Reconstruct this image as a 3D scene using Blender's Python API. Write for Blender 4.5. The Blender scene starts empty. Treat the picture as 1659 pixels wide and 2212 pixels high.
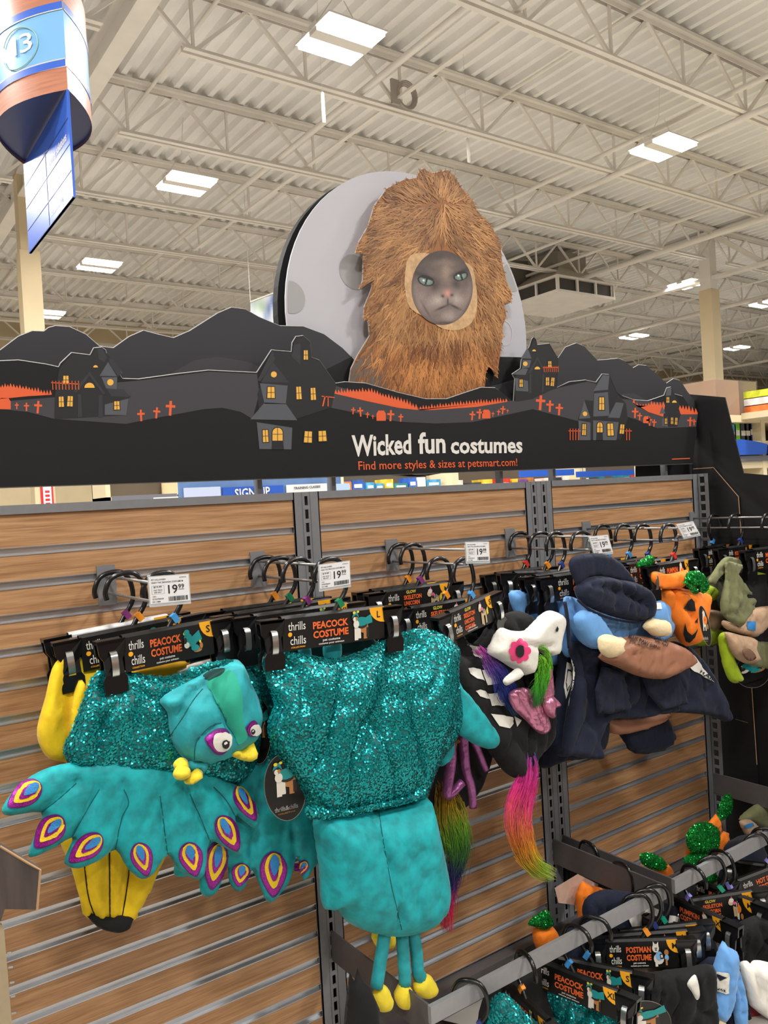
import bpy, math, random
import numpy as np
from mathutils import Vector, noise as mnoise
from mathutils.geometry import delaunay_2d_cdt
from mathutils.bvhtree import BVHTree
random.seed(7); RNG = np.random.default_rng(7)
scene = bpy.context.scene
col = scene.collection

# ---------------------------------------------------------------- camera
F = 1750.0; IW, IH = 1659, 2212
YAW, PIT, ROL = math.radians(35.29), math.radians(-0.74), math.radians(-3.28)
CAM = np.array([0, -2.007, 1.605])
_f = np.array([math.sin(YAW), math.cos(YAW), 0]); _r = np.array([math.cos(YAW), -math.sin(YAW), 0]); _u = np.array([0, 0, 1.0])
C_F = math.cos(PIT) * _f + math.sin(PIT) * _u; _u2 = -math.sin(PIT) * _f + math.cos(PIT) * _u
C_R = math.cos(ROL) * _r + math.sin(ROL) * _u2; C_U = -math.sin(ROL) * _r + math.cos(ROL) * _u2
cd = bpy.data.cameras.new('camera'); cam = bpy.data.objects.new('camera', cd); col.objects.link(cam)
cd.sensor_fit = 'HORIZONTAL'; cd.sensor_width = 36; cd.lens = F / IW * 36; cd.clip_end = 200; cd.clip_start = 0.05
from mathutils import Matrix
_m = Matrix.Identity(4)
for i in range(3):
    _m[i][0] = C_R[i]; _m[i][1] = C_U[i]; _m[i][2] = -C_F[i]; _m[i][3] = CAM[i]
cam.matrix_world = _m; scene.camera = cam

# ---------------------------------------------------------------- light and exposure
vs = scene.view_settings
vs.view_transform = 'Standard'; vs.look = 'None'; vs.gamma = 1; vs.use_curve_mapping = False
vs.exposure = -0.5
LIGHT_W = 215.0
wd = bpy.data.worlds.new('store_ambient'); scene.world = wd; wd.use_nodes = True
wd.node_tree.nodes['Background'].inputs[0].default_value = (1.0, 0.98, 0.95, 1)
wd.node_tree.nodes['Background'].inputs[1].default_value = 0.33
LZ = 5.55
VIS_LIGHTS = [(3.91, 3.75), (8.37, 3.75), (3.91, 7.22), (3.91, 10.84), (3.91, 14.27), (8.37, 7.22), (14.39, 7.5), (17.87, 11.45), (17.77, 7.78), (22.66, 11.45)]
OFF_LIGHTS = [(-5.3, 7.8), (-5.3, 4.1), (-.6, 7.8), (-.6, 4.1), (-5.3, .4), (-.6, .4), (4.16, .4), (8.9, .4), (13.6, .4), (-5.3, -3.3), (-.6, -3.3), (4.16, -3.3), (8.9, -3.3), (-.6, -7), (4.16, -7), (18.4, 4.1)]
def area_lamp(x, y):
    l = bpy.data.lights.new('high_bay_lamp', 'AREA'); l.shape = 'RECTANGLE'; l.size = .62; l.size_y = .5
    l.energy = LIGHT_W; l.color = (1, .985, .955)
    o = bpy.data.objects.new('high_bay_lamp', l); col.objects.link(o); o.location = (x, y, LZ - .035)
for x, y in VIS_LIGHTS + OFF_LIGHTS: area_lamp(x, y)

# ---------------------------------------------------------------- helpers
def lin(c):
    c = c / 255.0
    return c / 12.92 if c <= .04045 else ((c + .055) / 1.055) ** 2.4
def S(r, g, b): return (lin(r), lin(g), lin(b), 1)
MATS = {}
def mat(name, c, rough=.6, metal=0., noise=None, bump=None, sheen=0., spec=None, stretch=(1, 1, 1), emit=0, alpha=1, coat=0, attr=False, trans=0):
    """procedural principled material; noise=(scale, amount) tints the colour, bump=(scale, strength)"""
    if name in MATS: return MATS[name]
    m = bpy.data.materials.new(name); m.use_nodes = True; nt = m.node_tree; N = nt.nodes; L = nt.links
    b = N['Principled BSDF']
    b.inputs['Base Color'].default_value = c; b.inputs['Roughness'].default_value = rough; b.inputs['Metallic'].default_value = metal
    if sheen: b.inputs['Sheen Weight'].default_value = sheen; b.inputs['Sheen Roughness'].default_value = .4
    if spec is not None: b.inputs['Specular IOR Level'].default_value = spec
    if coat: b.inputs['Coat Weight'].default_value = coat
    if trans: b.inputs['Transmission Weight'].default_value = trans
    if emit: b.inputs['Emission Color'].default_value = c; b.inputs['Emission Strength'].default_value = emit
    if alpha < 1: b.inputs['Alpha'].default_value = alpha
    if noise or bump:
        g = N.new('ShaderNodeNewGeometry'); mp = N.new('ShaderNodeMapping'); L.new(g.outputs['Position'], mp.inputs[0])
        mp.inputs['Scale'].default_value = stretch
    if noise:
        t = N.new('ShaderNodeTexNoise'); t.inputs['Scale'].default_value = noise[0]; t.inputs['Detail'].default_value = 5
        L.new(mp.outputs[0], t.inputs[0])
        cr = N.new('ShaderNodeValToRGB'); a = noise[1]
        cr.color_ramp.elements[0].position = .3; cr.color_ramp.elements[1].position = .7
        cr.color_ramp.elements[0].color = tuple(v * (1 - a) for v in c[:3]) + (1,)
        cr.color_ramp.elements[1].color = tuple(min(1, v * (1 + a)) for v in c[:3]) + (1,)
        L.new(t.outputs['Fac'], cr.inputs[0]); L.new(cr.outputs[0], b.inputs['Base Color'])
    if bump:
        t2 = N.new('ShaderNodeTexNoise'); t2.inputs['Scale'].default_value = bump[0]; t2.inputs['Detail'].default_value = 3
        L.new(mp.outputs[0], t2.inputs[0])
        bn = N.new('ShaderNodeBump'); bn.inputs['Strength'].default_value = bump[1]; bn.inputs['Distance'].default_value = .01
        L.new(t2.outputs['Fac'], bn.inputs['Height']); L.new(bn.outputs[0], b.inputs['Normal'])
    if attr:
        a = N.new('ShaderNodeAttribute'); a.attribute_name = 'Col'; L.new(a.outputs['Color'], b.inputs['Base Color'])
    MATS[name] = m
    return m

WLOC = {}
def _link(o, parent, loc):
    col.objects.link(o)
    if parent is not None:
        o.parent = parent; pl = WLOC[parent.name]
        o.location = (loc[0] - pl[0], loc[1] - pl[1], loc[2] - pl[2])
    else: o.location = loc
    WLOC[o.name] = tuple(loc)
def tag(o, label=None, cat=None, group=None, kind=None):
    if label: o['label'] = label
    if cat: o['category'] = cat
    if group: o['group'] = group
    if kind: o['kind'] = kind
    return o
def thing(name, label, cat, loc, group=None):
    o = bpy.data.objects.new(name, None); o.empty_display_size = .05
    _link(o, None, tuple(float(v) for v in loc)); return tag(o, label, cat, group)
def mesh(name, V, Fc, m, parent=None, smooth=False, cols=None, kind=None, label=None, cat=None, group=None, loc=None):
    """V world coordinates; one mesh object"""
    V = np.asarray(V, float)
    if loc is None:
        loc = WLOC[parent.name] if parent is not None else (V.min(0) + V.max(0)) / 2 * np.array([1, 1, 0]) + np.array([0, 0, V[:, 2].min()])
    me = bpy.data.meshes.new(name); me.from_pydata((V - np.asarray(loc)).tolist(), [], [tuple(int(i) for i in f) for f in Fc])
    ms = m if isinstance(m, (list, tuple)) else [m]
    for q in ms: me.materials.append(q)
    if smooth: me.polygons.foreach_set('use_smooth', [True] * len(me.polygons))
    if cols is not None:
        ca = me.color_attributes.new('Col', 'FLOAT_COLOR', 'POINT')
        c4 = np.ones((len(V), 4)); c4[:, :3] = np.asarray(cols)[:, :3]; ca.data.foreach_set('color', c4.ravel())
    me.update()
    o = bpy.data.objects.new(name, me); _link(o, parent, tuple(float(v) for v in loc)); return tag(o, label, cat, group, kind)
def inst(name, me, loc, parent, rot=None):
    o = bpy.data.objects.new(name, me); _link(o, parent, tuple(float(v) for v in loc))
    if rot: o.rotation_euler = rot
    return o
class MB:
    def __init__(s): s.V = []; s.F = []
    def add(s, V, Fc):
        k = len(s.V); s.V += [tuple(float(c) for c in v) for v in V]; s.F += [tuple(i + k for i in f) for f in Fc]; return s
    def box(s, x0, x1, y0, y1, z0, z1):
        return s.add([(x0, y0, z0), (x1, y0, z0), (x1, y1, z0), (x0, y1, z0), (x0, y0, z1), (x1, y0, z1), (x1, y1, z1), (x0, y1, z1)],
                     [(3, 2, 1, 0), (4, 5, 6, 7), (0, 1, 5, 4), (1, 2, 6, 5), (2, 3, 7, 6), (3, 0, 4, 7)])
    def obox(s, o, a, b, c):
        """box spanned by centre o and half vectors a b c"""
        o, a, b, c = [np.asarray(v, float) for v in (o, a, b, c)]
        return s.add([o + i * a + j * b + k * c for k in (-1, 1) for j in (-1, 1) for i in (-1, 1)],
                     [(0, 2, 3, 1), (4, 5, 7, 6), (0, 1, 5, 4), (1, 3, 7, 5), (3, 2, 6, 7), (2, 0, 4, 6)])
    def tube(s, P, r, n=8, caps=True):
        P = [np.asarray(p, float) for p in P]; k = len(P)
        rs = r if isinstance(r, (list, tuple, np.ndarray)) else [r] * k
        t0 = P[1] - P[0]; ref = np.array([0, 0, 1.0]) if abs(t0[2]) < .9 * np.linalg.norm(t0) else np.array([1.0, 0, 0])
        V = []; Fc = []
        a = None
        for i in range(k):
            t = P[min(i + 1, k - 1)] - P[max(i - 1, 0)]; t = t / (np.linalg.norm(t) + 1e-12)
            if a is None: a = np.cross(t, ref)
            else: a = a - t * (a @ t)
            a = a / (np.linalg.norm(a) + 1e-12); b = np.cross(t, a)
            for j in range(n):
                q = 2 * math.pi * j / n; V.append(P[i] + rs[i] * (math.cos(q) * a + math.sin(q) * b))
        for i in range(k - 1):
            for j in range(n): Fc.append((i * n + j, i * n + (j + 1) % n, (i + 1) * n + (j + 1) % n, (i + 1) * n + j))
        if caps: Fc.append(tuple(range(n - 1, -1, -1))); Fc.append(tuple((k - 1) * n + j for j in range(n)))
        return s.add(V, Fc)
    def prism(s, pts, d0, d1):
        """polygon of 3D points extruded from +d0 to +d1 (vectors)"""
        n = len(pts); P = np.asarray(pts, float)
        V = np.vstack([P + d0, P + d1])
        Fc = [tuple(range(n)), tuple(range(2 * n - 1, n - 1, -1))] + [((i + 1) % n, i, n + i, n + (i + 1) % n) for i in range(n)]
        return s.add(V, Fc)
    def build(s, name, m, parent=None, **k): return mesh(name, s.V, s.F, m, parent, **k)
def catmull(P, n=4, closed=False):
    P = [np.asarray(p, float) for p in P]; k = len(P); out = []
    rng = range(k) if closed else range(k - 1)
    for i in rng:
        if closed: p0, p1, p2, p3 = P[i - 1], P[i], P[(i + 1) % k], P[(i + 2) % k]
        else: p0, p1, p2, p3 = P[max(i - 1, 0)], P[i], P[i + 1], P[min(i + 2, k - 1)]
        for j in range(n):
            t = j / n
            out.append(.5 * (2 * p1 + (p2 - p0) * t + (2 * p0 - 5 * p1 + 4 * p2 - p3) * t * t + (3 * p1 - p0 - 3 * p2 + p3) * t ** 3))
    if not closed: out.append(P[-1])
    return out

def ray(u, v): return C_F + C_R * (u - 829.5) / F - C_U * (v - 1106) / F
class Plane:
    """a real plane in the store: point o, horizontal axis turned by a degrees from the slat wall, leaning by t degrees"""
    def __init__(s, y=0., x=1., a=0., t=0., z=1.2):
        s.o = np.array([x, y, z]); a = math.radians(a); t = math.radians(t)
        s.r = np.array([math.cos(a), math.sin(a), 0]); n0 = np.array([math.sin(a), -math.cos(a), 0])
        s.n = math.cos(t) * n0 + math.sin(t) * np.array([0, 0, 1.0]); s.u = -math.sin(t) * n0 + math.cos(t) * np.array([0, 0, 1.0])
    def off(s, d):
        q = Plane.__new__(Plane); q.o = s.o + s.n * d; q.r, q.n, q.u = s.r, s.n, s.u; return q
    def at(s, u, v):
        d = ray(u, v); k = ((s.o - CAM) @ s.n) / (d @ s.n); return CAM + d * k
    def st(s, u, v):
        p = s.at(u, v) - s.o; return np.array([p @ s.r, p @ s.u])
    def w(s, q, h=0.): return s.o + s.r * q[0] + s.u * q[1] + s.n * h
def inside(poly, p):
    x, y = p[..., 0], p[..., 1]; r = np.zeros(x.shape, bool); k = len(poly); j = k - 1
    for i in range(k):
        xi, yi = poly[i]; xj, yj = poly[j]
        c = ((yi > y) != (yj > y)) & (x < (xj - xi) * (y - yi) / ((yj - yi) if yj != yi else 1e-12) + xi); r ^= c; j = i
    return r
def segdist(p, a, b):
    d = b - a; t = np.clip(((p - a) @ d) / max(d @ d, 1e-12), 0, 1); return np.linalg.norm(p - a - t[:, None] * d, axis=1)
def puff(name, pl, pts, th, m, parent, w=None, g=.009, wr=0., wf=9., folds=(), back=.5, sm=3, cols=None, seed=0, kind=None, label=None, pins=(), pr=.055):
    """stuffed cloth shape: outline (points seen in the photograph) on plane pl, rounded up by th in front; folds = seams/creases pressed in"""
    P = [pl.st(*p) for p in pts]
    if sm: P = catmull(P, sm, True)
    P = np.array(P)
    lo, hi = P.min(0), P.max(0)
    g = max(g, math.sqrt((hi[0] - lo[0]) * (hi[1] - lo[1]) / 5200))
    step = []
    for i in range(len(P)):                       # resample outline
        a, b = P[i], P[(i + 1) % len(P)]; k = max(1, int(np.linalg.norm(b - a) / g))
        for j in range(k): step.append(a + (b - a) * j / k)
    B = np.array(step); nb = len(B)
    xs = np.arange(lo[0] + g * .5, hi[0], g); zs = np.arange(lo[1] + g * .5, hi[1], g)
    G = np.array([(x + (g * .5 if j % 2 else 0), z) for j, z in enumerate(zs) for x in xs])
    if len(G):
        G = G[inside(B, G)]
    if len(G):
        dB = np.min(np.linalg.norm(G[:, None] - B[None], axis=2), axis=1); G = G[dB > g * .55]
    allp = np.vstack([B, G]) if len(G) else B
    res = delaunay_2d_cdt([Vector(p) for p in allp], [(i, (i + 1) % nb) for i in range(nb)], [], 1, 1e-6)
    V2 = np.array([tuple(v) for v in res[0]]); T = [tuple(f) for f in res[2]]
    d = np.full(len(V2), 1e9)
    for i in range(nb): d = np.minimum(d, segdist(V2, B[i], B[(i + 1) % nb]))
    w = w or max(1e-3, min(d.max(), .034))
    q = np.clip(d / w, 0, 1); h = th * np.sqrt(np.clip(1 - (1 - q) ** 2, 0, 1))
    if wr:
        nz = np.array([mnoise.noise(Vector((p[0] * wf, p[1] * wf * .7, seed * 3.1))) + .5 * mnoise.noise(Vector((p[0] * wf * 2.3, p[1] * wf * 2, seed * 7.7 + 5))) for p in V2])
        rg = np.array([abs(mnoise.noise(Vector((p[0] * wf * 1.1 + 3, p[1] * wf * .55, seed * 2.3 + 9)))) for p in V2])
        h = h + wr * (nz * .8 - (np.clip(.22 - rg, 0, .22) / .22) ** 2 * .9) * q
    for pu in pins:                               # pinched flat where a clip grips the cloth
        h = h * (1 - .97 * np.exp(-(np.linalg.norm(V2 - pl.st(*pu), axis=1) / pr) ** 2))
    hb = h.copy() * back
    for fo in folds:
        pa = [pl.off(th * .8).st(*p) for p in fo[0]]; dep = fo[1]; wid = fo[2]
        dd = np.full(len(V2), 1e9)
        for i in range(len(pa) - 1): dd = np.minimum(dd, segdist(V2, pa[i], pa[i + 1]))
        h = h - dep * np.exp(-(dd / wid) ** 2) * np.minimum(1, q * 4)
    edge = d < 1e-7
    idx_b = {}; V = [pl.w(V2[i], h[i]) for i in range(len(V2))]
    for i in range(len(V2)):
        if edge[i]: idx_b[i] = i
        else: idx_b[i] = len(V); V.append(pl.w(V2[i], -hb[i]))
    def ccw(t):
        a, b, c = V2[t[0]], V2[t[1]], V2[t[2]]
        return t if (b[0] - a[0]) * (c[1] - a[1]) - (b[1] - a[1]) * (c[0] - a[0]) > 0 else t[::-1]
    T = [ccw(t) for t in T]
    Fc = T + [tuple(idx_b[i] for i in t[::-1]) for t in T if not all(edge[i] for i in t)]
    o = mesh(name, V, Fc, m, parent, smooth=True, kind=kind, label=label)
    o_front = (np.array(V), T)
    PUFF[o.name] = (pl, V2, h, T)
    return o
PUFF = {}
def bvh(o):
    pl, V2, h, T = PUFF[o.name]
    if o.name not in BVH: BVH[o.name] = BVHTree.FromPolygons([Vector(pl.w(V2[i], h[i])) for i in range(len(V2))], T)
    return BVH[o.name]
BVH = {}
def surf(o, u, v, lift=0.):
    """point on the front of puff o that shows at photograph position u,v"""
    d = ray(u, v); c, nr, i, ds = bvh(o).ray_cast(Vector(CAM), Vector(d).normalized())
    if c is None:
        pl, V2, h, T = PUFF[o.name]; c, nr, i, ds = bvh(o).find_nearest(Vector(pl.off(.01).at(u, v)))
    nr = np.array(nr); nr = nr if nr @ d < 0 else -nr
    return np.array(c) + nr * lift
def decal(name, o, pts, m, parent, h=0, sm=3, th=0, lift=.003):
    """flat patch sewn onto the front of puff o, following its swell"""
    P = [np.array(p, float) for p in pts]
    if sm: P = catmull(P, sm, True)
    P = np.array(P); lo, hi = P.min(0), P.max(0); g = max(1.6, min(5, max(hi - lo) / 9)); B = []
    for i in range(len(P)):
        a, b = P[i], P[(i + 1) % len(P)]; k = max(1, int(np.linalg.norm(b - a) / g))
        B += [a + (b - a) * j / k for j in range(k)]
    B = np.array(B); nb = len(B)
    G = np.array([(x, y) for x in np.arange(lo[0] + g * .5, hi[0], g) for y in np.arange(lo[1] + g * .5, hi[1], g)])
    if len(G): G = G[inside(B, G)]
    if len(G): G = G[np.min(np.linalg.norm(G[:, None] - B[None], axis=2), axis=1) > g * .45]
    A = np.vstack([B, G]) if len(G) else B
    res = delaunay_2d_cdt([Vector(p) for p in A], [(i, (i + 1) % nb) for i in range(nb)], [], 1, 1e-5)
    return mesh(name, [surf(o, v[0], v[1], lift) for v in res[0]], [tuple(f) for f in res[2]], m, parent, smooth=True)
def seam(o, pts, m, root, r=.0011, name='seam'):
    P = [surf(o, *p, .0004) for p in catmull([np.array(p, float) for p in pts], 6)]
    return MB().tube(P, r, 5).build(name, m, root, smooth=True)
def letter_on(s, o, a, b, cap, m, parent, bold=.02, lift=.004):
    """words printed on the swelling front of puff o, baseline from a to b as seen in the photograph"""
    V, Fc = textgeo(s, bold); a, b = np.array(a, float), np.array(b, float); d = b - a; w0 = V[:, 0].max(); up = np.array([d[1], -d[0]]) / np.linalg.norm(d)
    return mesh('lettering', [surf(o, *(a + d * v[0] / w0 + up * cap * v[1] / .72), lift) for v in V], Fc, m, parent)
def sequins(o, dens, m, parent, size=.0027, jit=.14):
    """loose round sequins all over the front of a puff: nobody could count them"""
    pl, V2, h, T = PUFF[o.name]; V = np.array([pl.w(V2[i], h[i]) for i in range(len(V2))]); T = np.array(T)
    A, B, C = V[T[:, 0]], V[T[:, 1]], V[T[:, 2]]; cr = np.cross(B - A, C - A); ar = np.linalg.norm(cr, axis=1) / 2
    n = int(ar.sum() * dens * 1.35); k = RNG.choice(len(T), n, p=ar / ar.sum()); r1, r2 = RNG.random(n), RNG.random(n); s = np.sqrt(r1)
    P = A[k] * (1 - s)[:, None] + B[k] * (s * (1 - r2))[:, None] + C[k] * (s * r2)[:, None]
    N = cr[k] / (2 * ar[k])[:, None] + RNG.normal(0, 1, (n, 3)) * np.where(RNG.random((n, 1)) < .16, .5, jit); N /= np.linalg.norm(N, axis=1)[:, None]
    X = np.cross(N, RNG.normal(0, 1, (n, 3))); X /= np.linalg.norm(X, axis=1)[:, None]; Y = np.cross(N, X)
    P = P + N * .0015 * (1 + RNG.random((n, 1)))
    sz = size * RNG.uniform(.75, 1.1, (n, 1)); vs_ = []
    for j in range(6):
        a = j * math.pi / 3; vs_.append(P + sz * (math.cos(a) * X + math.sin(a) * Y))
    VV = np.stack(vs_, 1).reshape(-1, 3); FF = (np.arange(n)[:, None] * 6 + np.arange(6)).tolist()
    return mesh('sequins', VV, FF, m, parent, kind='stuff')
def fur(name, parent, pl, path, widths, colors, n=300, r=.0011, spread=1., seed=1, th=.02, flare=.25):
    """hanging fur: strands along a path seen in the photograph, colours from root to tip"""
    R = np.random.default_rng(seed); pts = np.array(catmull([pl.st(*p) for p in path], 4)); K = len(pts)
    wid = np.interp(np.linspace(0, 1, K), np.linspace(0, 1, len(widths)), widths)
    tg = np.gradient(pts, axis=0); tg /= np.linalg.norm(tg, axis=1)[:, None] + 1e-9; nm = np.stack([-tg[:, 1], tg[:, 0]], 1)
    cols = np.array([c[:3] for c in colors]); V = []; Fc = []; CC = []
    cl = [(R.random() * .7, max(-1., min(1., R.normal(0, .5))), R.normal(0, flare) * (2.2 if R.random() < .25 else 1), R.random() * 6, R.uniform(.25, .5), R.uniform(.75, 1.15)) for _ in range(max(6, n // 22))]
    for _ in range(n):
        c0 = cl[R.integers(len(cl))]; a = min(.78, max(0, c0[0] + R.normal(0, .03))); b = min(1., a + c0[4] * R.uniform(.7, 1.15)); lat = c0[1] + R.normal(0, .16); dep = R.uniform(-1, 1) * math.sqrt(max(.05, 1 - min(1, lat * lat)))
        dr = c0[2] + R.normal(0, .12); ph = c0[3] + R.normal(0, .3); seg = 6; rs_ = R.uniform(.6, 1.4); tint = c0[5] * R.uniform(.75, 1.2); cs = R.normal(0, .04)
        P = []
        for j in range(seg + 1):
            t = a + (b - a) * j / seg; x = t * (K - 1); i = min(int(x), K - 2); f = x - i
            c = pts[i] * (1 - f) + pts[i + 1] * f; nn = nm[i]; ww = wid[i] * (1 - f) + wid[i + 1] * f
            q = c + nn * ww * (lat + dr * (j / seg) ** 2 + .13 * math.sin(ph + j * .9)) * spread
            P.append(pl.w(q, th * dep + .004 * math.sin(ph * 2 + j)))
            cc = cols[0] if len(cols) == 1 else np.array([np.interp(t + cs, np.linspace(0, 1, len(cols)), cols[:, k]) for k in range(3)])
            CC += [cc * tint] * 3
        k = len(V); ex = pl.r; ey = pl.n
        for j, p in enumerate(P):
            rr = r * rs_ * (1 - .85 * j / seg)
            for q in range(3): an = q * 2.094; V.append(p + rr * (math.cos(an) * ex + math.sin(an) * ey))
        for j in range(seg):
            for q in range(3): Fc.append((k + j * 3 + q, k + j * 3 + (q + 1) % 3, k + (j + 1) * 3 + (q + 1) % 3, k + (j + 1) * 3 + q))
    return mesh(name, V, Fc, mat('fur_strands', (1, 1, 1, 1), .45, attr=True, sheen=.15), parent, cols=np.clip(CC, 0, 1), kind='stuff')

def leafpuff(name, pl, pts, th, m, root, **k):
    o = puff(name, pl, pts, th, m, root, **k); sequins(o, 52000, GSEQ, root, .0024, .3); return o
_TX = {}
def textgeo(s, bold=0., res=2):
    k = (s, bold)
    if k not in _TX:
        cu = bpy.data.curves.new('tmp', 'FONT'); cu.body = s; cu.size = 1; cu.resolution_u = res; cu.offset = bold
        ob = bpy.data.objects.new('tmp', cu); me = bpy.data.meshes.new_from_object(ob)
        V = np.array([tuple(v.co) for v in me.vertices]) if len(me.vertices) else np.zeros((0, 3)); Fc = [tuple(p.vertices) for p in me.polygons]
        bpy.data.objects.remove(ob); bpy.data.curves.remove(cu); bpy.data.meshes.remove(me)
        if len(V): V[:, 0] -= V[:, 0].min()
        _TX[k] = (V, Fc)
    return _TX[k]
def letter(s, o, rx, uy, m, parent, width=None, height=None, bold=.02, name='lettering', mb=None, slant=0):
    """printed words: o lower-left corner, rx/uy unit directions; width and cap height in metres"""
    V, Fc = textgeo(s, bold)
    if not len(V): return
    w0 = V[:, 0].max(); h0 = .72
    sx = width / w0 if width else height / h0; sy = height / h0 if height else sx
    o, rx, uy = [np.asarray(v, float) for v in (o, rx, uy)]
    W = o + np.outer(V[:, 0] * sx + slant * V[:, 1] * sy, rx) + np.outer(V[:, 1] * sy, uy)
    if mb is not None: mb.add(W, Fc); return
    return mesh(name, W, Fc, m, parent)
def PB(u, v, y, a=0., t=0.):
    p = Plane(y).at(u, v); return Plane(y, p[0], a, t, p[2])
def at_z(u, v, z): d = ray(u, v); return CAM + d * (z - CAM[2]) / d[2]
def at_x(u, v, x): d = ray(u, v); return CAM + d * (x - CAM[0]) / d[0]

# ---------------------------------------------------------------- materials
WHITE_METAL = mat('painted_cream_steel', S(234, 228, 218), .5, noise=(3, .05))
DECK = mat('painted_roof_deck', S(242, 240, 235), .6, noise=(1.5, .07))
GREY = mat('grey_powder_coat', S(132, 133, 136), .42, metal=.25, noise=(60, .04))
GREY_D = mat('charcoal_powder_coat', S(92, 88, 88), .45, metal=.15, noise=(60, .05))
ALU = mat('anodised_aluminium', S(200, 201, 204), .3, metal=.78, noise=(8, .08), stretch=(.3, 1, 1))
BLACKP = mat('glossy_black_plastic', S(20, 20, 21), .22, spec=.6)
CARD = mat('black_printed_card', S(16, 15, 14), .42)
SPRING = mat('clip_spring_steel', S(205, 208, 205), .2, metal=.9)
OR_INK = mat('orange_print', S(234, 104, 48), .5)
WH_INK = mat('white_print', S(226, 222, 214), .5)
YE_INK = mat('yellow_print', S(214, 200, 80), .5)
FLAG = mat('amber_size_flag', S(245, 170, 32), .5)
BK_INK = mat('black_print', S(22, 22, 24), .6)
PAPER = mat('white_label_paper', S(226, 226, 226), .5)
CLEAR = mat('clear_plastic_holder', S(220, 225, 226), .1, alpha=.45)
TEAL = mat('teal_velvet', S(4, 156, 162), .7, sheen=.1, noise=(34, .3), bump=(60, .12))
TEAL_D = mat('teal_plush_blue', S(34, 158, 166), .7, sheen=.12, noise=(30, .25), bump=(60, .12))
MINT = mat('mint_fleece_lining', S(32, 160, 132), .8, sheen=.2, noise=(30, .08))
SEQB = mat('dark_teal_sequin_mesh', S(8, 96, 97), .5, noise=(170, .45))
SEQ = mat('teal_sequin_foil', S(24, 164, 166), .22, metal=.65)
YEL = mat('banana_yellow_plush', S(240, 203, 20), .8, sheen=.15, noise=(50, .08), bump=(90, .12))
YELB = mat('beak_yellow_plush', S(240, 214, 52), .8, sheen=.15, noise=(50, .08), bump=(90, .12))
PURP = mat('purple_glitter', S(150, 30, 140), .35, metal=.45, noise=(500, .75))
PURP_T = mat('purple_embroidery', S(92, 30, 110), .6)
YE_T = mat('yellow_embroidery', S(238, 200, 28), .6, bump=(300, .3))
BLU_T = mat('blue_embroidery', S(44, 130, 195), .6, bump=(300, .3))
BLK_F = mat('black_fleece', S(13, 13, 14), .9, sheen=.05, noise=(40, .25), bump=(60, .2))
WHT_F = mat('white_fleece', S(226, 222, 212), .9, sheen=.2, noise=(30, .04), bump=(80, .15))
PINKM = mat('pink_metallic_lame', S(205, 130, 160), .3, metal=.6, noise=(25, .25), bump=(40, .5))
PINK_T = mat('hot_pink_satin', S(226, 62, 120), .45, bump=(120, .2))
NAVY = mat('navy_felt', S(12, 21, 44), .9, sheen=.05, noise=(45, .2), bump=(120, .15))
SKYB = mat('light_blue_fleece', S(104, 160, 220), .8, sheen=.25, noise=(30, .06), bump=(70, .1))
TAN = mat('cream_plush', S(238, 216, 172), .85, sheen=.15, noise=(60, .06), bump=(120, .2))
BOXT = mat('brown_parcel_satin', S(160, 110, 84), .5, noise=(20, .08), bump=(30, .2))
ORNG = mat('orange_plush', S(248, 128, 20), .8, sheen=.15, noise=(40, .07), bump=(80, .12))
GSEQ = mat('green_glitter_foil', S(30, 165, 66), .2, metal=.7)
GRNG = mat('green_glitter_mesh', S(28, 140, 58), .3, metal=.5, noise=(260, .8), bump=(260, 1.0))
OLIVE = mat('olive_plush', S(116, 118, 80), .85, sheen=.15, noise=(35, .14), bump=(80, .15))
TANP = mat('tan_plush', S(190, 156, 126), .85, sheen=.15, noise=(35, .08), bump=(80, .15))
LIME = mat('lime_plush', S(168, 196, 30), .85, sheen=.15, noise=(35, .1), bump=(80, .15))
KRAFT = mat('raw_cardboard_edge', S(176, 140, 104), .9)
BOARD_BLACK = mat('printed_black_board', S(21, 21, 22), .6, spec=.3)
BOARD_GREY = mat('printed_dark_grey_board', S(54, 53, 57), .6, spec=.3)
BOARD_MID = mat('printed_mid_grey_board', S(66, 63, 67), .6, spec=.3)
BOARD_LIGHT = mat('printed_slate_board', S(84, 86, 92), .6, spec=.3)
MOON_W = mat('printed_moon_white', S(186, 184, 190), .55, noise=(5, .02))
MOON_G = mat('printed_crater_grey', S(160, 158, 158), .55)
WIN_Y = mat('printed_window_yellow', S(232, 176, 72), .5)
PRINT = mat('colour_print', (1, 1, 1, 1), .5, attr=True)
LENS = mat('lit_lamp_lens', (1, .97, .92, 1), .4, emit=14)
NAVY_P = mat('navy_sign_plastic', S(34, 48, 88), .4)
BLUE_P = mat('blue_sign_plastic', S(46, 92, 190), .35)
SKY_P = mat('pale_blue_sign_face', S(118, 172, 216), .3)
WOOD_P = mat('cherry_wood_laminate', S(176, 112, 84), .4, noise=(6, .18), stretch=(1, 1, 14))
CREAM_W = mat('cream_painted_block', S(214, 194, 156), .7, noise=(2, .05))
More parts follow.
